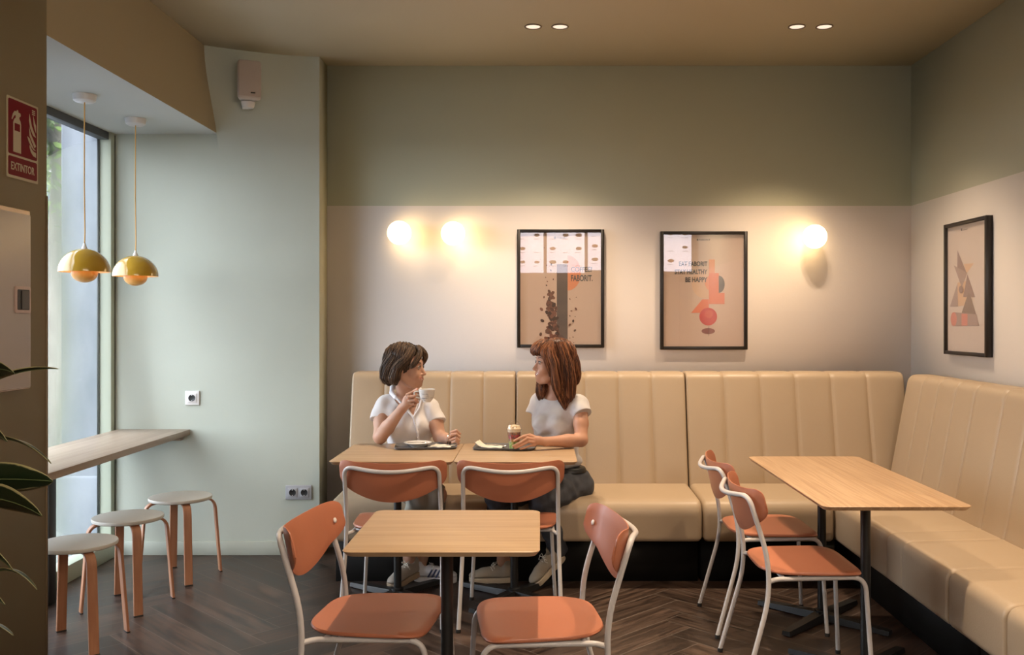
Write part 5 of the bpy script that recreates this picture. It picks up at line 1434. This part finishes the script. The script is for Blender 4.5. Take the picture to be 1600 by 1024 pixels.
# ------------------------------------------------------------------ LIGHTS
def light(name, kind, loc, energy, col, rot=(0, 0, 0), **kw):
    l = bpy.data.lights.new(name, kind); l.energy = energy; l.color = col
    for k, v in kw.items(): setattr(l, k, v)
    o = bpy.data.objects.new(name, l); COL.objects.link(o); o.location = loc; o.rotation_euler = rot
    return o
WARM = (1.0, .76, .53)
M_LED = mat('downlight_face', (1, .9, .75, 1), .5, emis=(1, .84, .68, 1), estr=.5)
M_RING = mat('downlight_ring', (.25, .2, .15, 1), .5)
def downlight(x, y, label, power=36, dim=1.0):
    t = thing('ceiling_downlight', label, 'ceiling light', (x, y, ZC), 0, 'recessed ceiling downlights')
    bm = bmesh.new(); lathe(bm, [(.039, -.001), (.046, -.001), (.048, -.004), (.046, -.006), (.041, -.006), (.039, -.003)], 32); ob('ring', bm, M_RING, t)
    bm = bmesh.new(); lathe(bm, [(0, -.0012), (.040, -.0012)], 32)
    for f in bm.faces: f.normal_flip()
    ob('lens', bm, M_LED, t)
    l = light('downlight_lamp', 'SPOT', (0, 0, -.012), power*DOWN, WARM, spot_size=math.radians(98), spot_blend=1.0, shadow_soft_size=.022); l.parent = t
DOWN = 1.75
downlight(-.042, 5.09, 'leftmost recessed ceiling downlight')
downlight(.105, 5.09, 'second recessed ceiling downlight from the left, paired with the leftmost')
downlight(1.395, 5.09, 'recessed ceiling downlight above the long table, left of its pair')
downlight(1.545, 5.09, 'rightmost recessed ceiling downlight')
downlight(.05, 3.0, 'recessed ceiling downlight out of frame, straight above the front oak table', 80)
downlight(1.45, 3.0, 'recessed ceiling downlight out of frame, above the near end of the right banquette', 80)
# ceiling panels added as fill, and the room's lit menu boards behind the camera
def panel(x, y, w, d, st, lab):
    o = tag(B2('added_fill_panel', (x-w/2, y-d/2, ZC-.03), (x+w/2, y+d/2, ZC), M_WHITE), lab, 'ceiling light', 'added ceiling fill panels')
    B2('fill_face', (x-w/2+.02, y-d/2+.02, ZC-.034), (x+w/2-.02, y+d/2-.02, ZC-.03), mat('fill_panel_glow', (1, .9, .8, 1), .6, emis=(1, .82, .66, 1), estr=st), o)
panel(.1, -.8, 1.2, 1.2, 6, 'square fill light panel added unseen just behind the camera'); panel(1.6, -.8, 1.2, 1.2, 6, 'square fill light panel added unseen behind the camera beside the right wall')
def board(x0, x1, z0, z1, Y, lab):
    o = tag(B2('menu_board', (x0, Y-.06, z0), (x1, Y, z1), M_WHITE), 'lit white menu board mirrored in the posters, '+lab, 'menu board', 'lit menu boards')
    m = mat('menu_face', (1, 1, 1, 1), .6, emis=(.88, .86, 1, 1), estr=3.2)
    B2('lit_face', (x0+.01, Y, z0+.01), (x1-.01, Y+.004, z1-.01), m, o)
    fm = [mat('dish_picture_%d' % k, (.3+.1*k, .22, .1, 1), .8) for k in range(3)]; ml = mat('menu_line', (.3, .28, .3, 1), .8)
    r = random.Random(int(x0*10)); n = max(2, int((x1-x0)/.16))
    for i in range(n):
        for j in range(3):
            cx = x0+(i+.5)*(x1-x0)/n; cz = z0+.17+j*.2
            if (i+j) % 3 != 2:
                bm = bmesh.new(); lathe(bm, [(0, .002), (.03+.012*r.random(), .002), (.03, .004), (0, .008)], 14, (cx, Y+.004, cz), Matrix.Rotation(-PI/2, 4, 'X') @ Matrix.Diagonal((1.3, .7, 1, 1))); ob('dish_picture', bm, fm[(i+j) % 3], o)
            B2('menu_line', (cx-.05, Y+.004, cz-.062), (cx+.02+.03*r.random(), Y+.006, cz-.056), ml, o)
board(-.38, .05, 2.12, 2.85, -2.2, 'leftmost of the four'); board(.08, .66, 2.12, 2.85, -2.2, 'second from the left'); board(.69, 1.15, 2.16, 2.85, -2.2, 'third from the left'); board(1.62, 2.25, 2.14, 2.85, -2.2, 'rightmost of the four')
def opal(x, y, label):  # unseen globe lamps added behind the camera to lift ceiling and upper walls
    t = thing('added_fill_globe', label, 'lamp', (x, y, 2.3), 0, 'added fill globes behind the camera')
    bm = bmesh.new(); bmesh.ops.create_uvsphere(bm, u_segments=32, v_segments=20, radius=.15); ob('globe', bm, mat('fill_globe_glow', (1, .9, .8, 1), .5, emis=(1, .80, .60, 1), estr=FILL_OPAL), t)
    bm = bmesh.new(); tube(bm, [(0, 0, .15), (0, 0, ZC-2.3)], .004, 8); ob('cord', bm, M_CORD, t)
    bm = bmesh.new(); lathe(bm, [(0, ZC-2.33), (.05, ZC-2.33), (.055, ZC-2.3), (0, ZC-2.3)], 24); ob('canopy', bm, M_WHITE, t)
FILL_OPAL = 42
opal(1.25, -.7, 'opal fill globe added unseen behind the camera, nearer'); opal(1.28, -2.4, 'opal fill globe added unseen behind the camera, farther')
# daylight
w = bpy.data.worlds.new('sky'); SC.world = w; w.use_nodes = True
bg = w.node_tree.nodes['Background']; bg.inputs[0].default_value = (.84, .91, 1.0, 1); bg.inputs[1].default_value = 6
# pendant glow comes from the bulbs themselves

# ------------------------------------------------------------------ move every self-standing mesh thing's origin to its base
def rebase():
    seen = set()
    for o in list(SC.objects):
        if o.parent or o.type != 'MESH' or o.get('kind') == 'structure' or o.location.length > 1e-6: continue
        co = np.zeros(len(o.data.vertices)*3); o.data.vertices.foreach_get('co', co); co = co.reshape(-1, 3)
        a, b = co.min(0), co.max(0); c = Vector(((a[0]+b[0])/2, (a[1]+b[1])/2, a[2])); T = Matrix.Translation(-c)
        def mv(x):
            if x.location.length > 1e-6 and x is not o:
                x.location = x.location-c; return
            if x.type == 'MESH' and x.data.name not in seen: seen.add(x.data.name); x.data.transform(T)
            for ch in x.children: mv(ch)
        mv(o); o.location = c
rebase()

# ------------------------------------------------------------------ CAMERA
cam = bpy.data.cameras.new('camera'); co = bpy.data.objects.new('camera', cam); COL.objects.link(co)
co.location = (0, 0, CAMZ); co.rotation_euler = (PI/2, 0, 0)
cam.sensor_width = 36; cam.lens = 36*FPX/1600; cam.shift_x = -(VX-800)/1600; cam.shift_y = -(512-VY)/1600; cam.clip_start = .05
SC.camera = co
SC.view_settings.view_transform = 'Standard'; SC.view_settings.look = 'None'; SC.view_settings.exposure = .78; SC.view_settings.gamma = 1
SC.view_settings.use_curve_mapping = False
SC.cycles.max_bounces = 10; SC.cycles.diffuse_bounces = 6; SC.cycles.transparent_max_bounces = 16
SC.cycles.use_denoising = True; SC.cycles.sample_clamp_indirect = 6
SC.cycles.caustics_reflective = False; SC.cycles.caustics_refractive = False
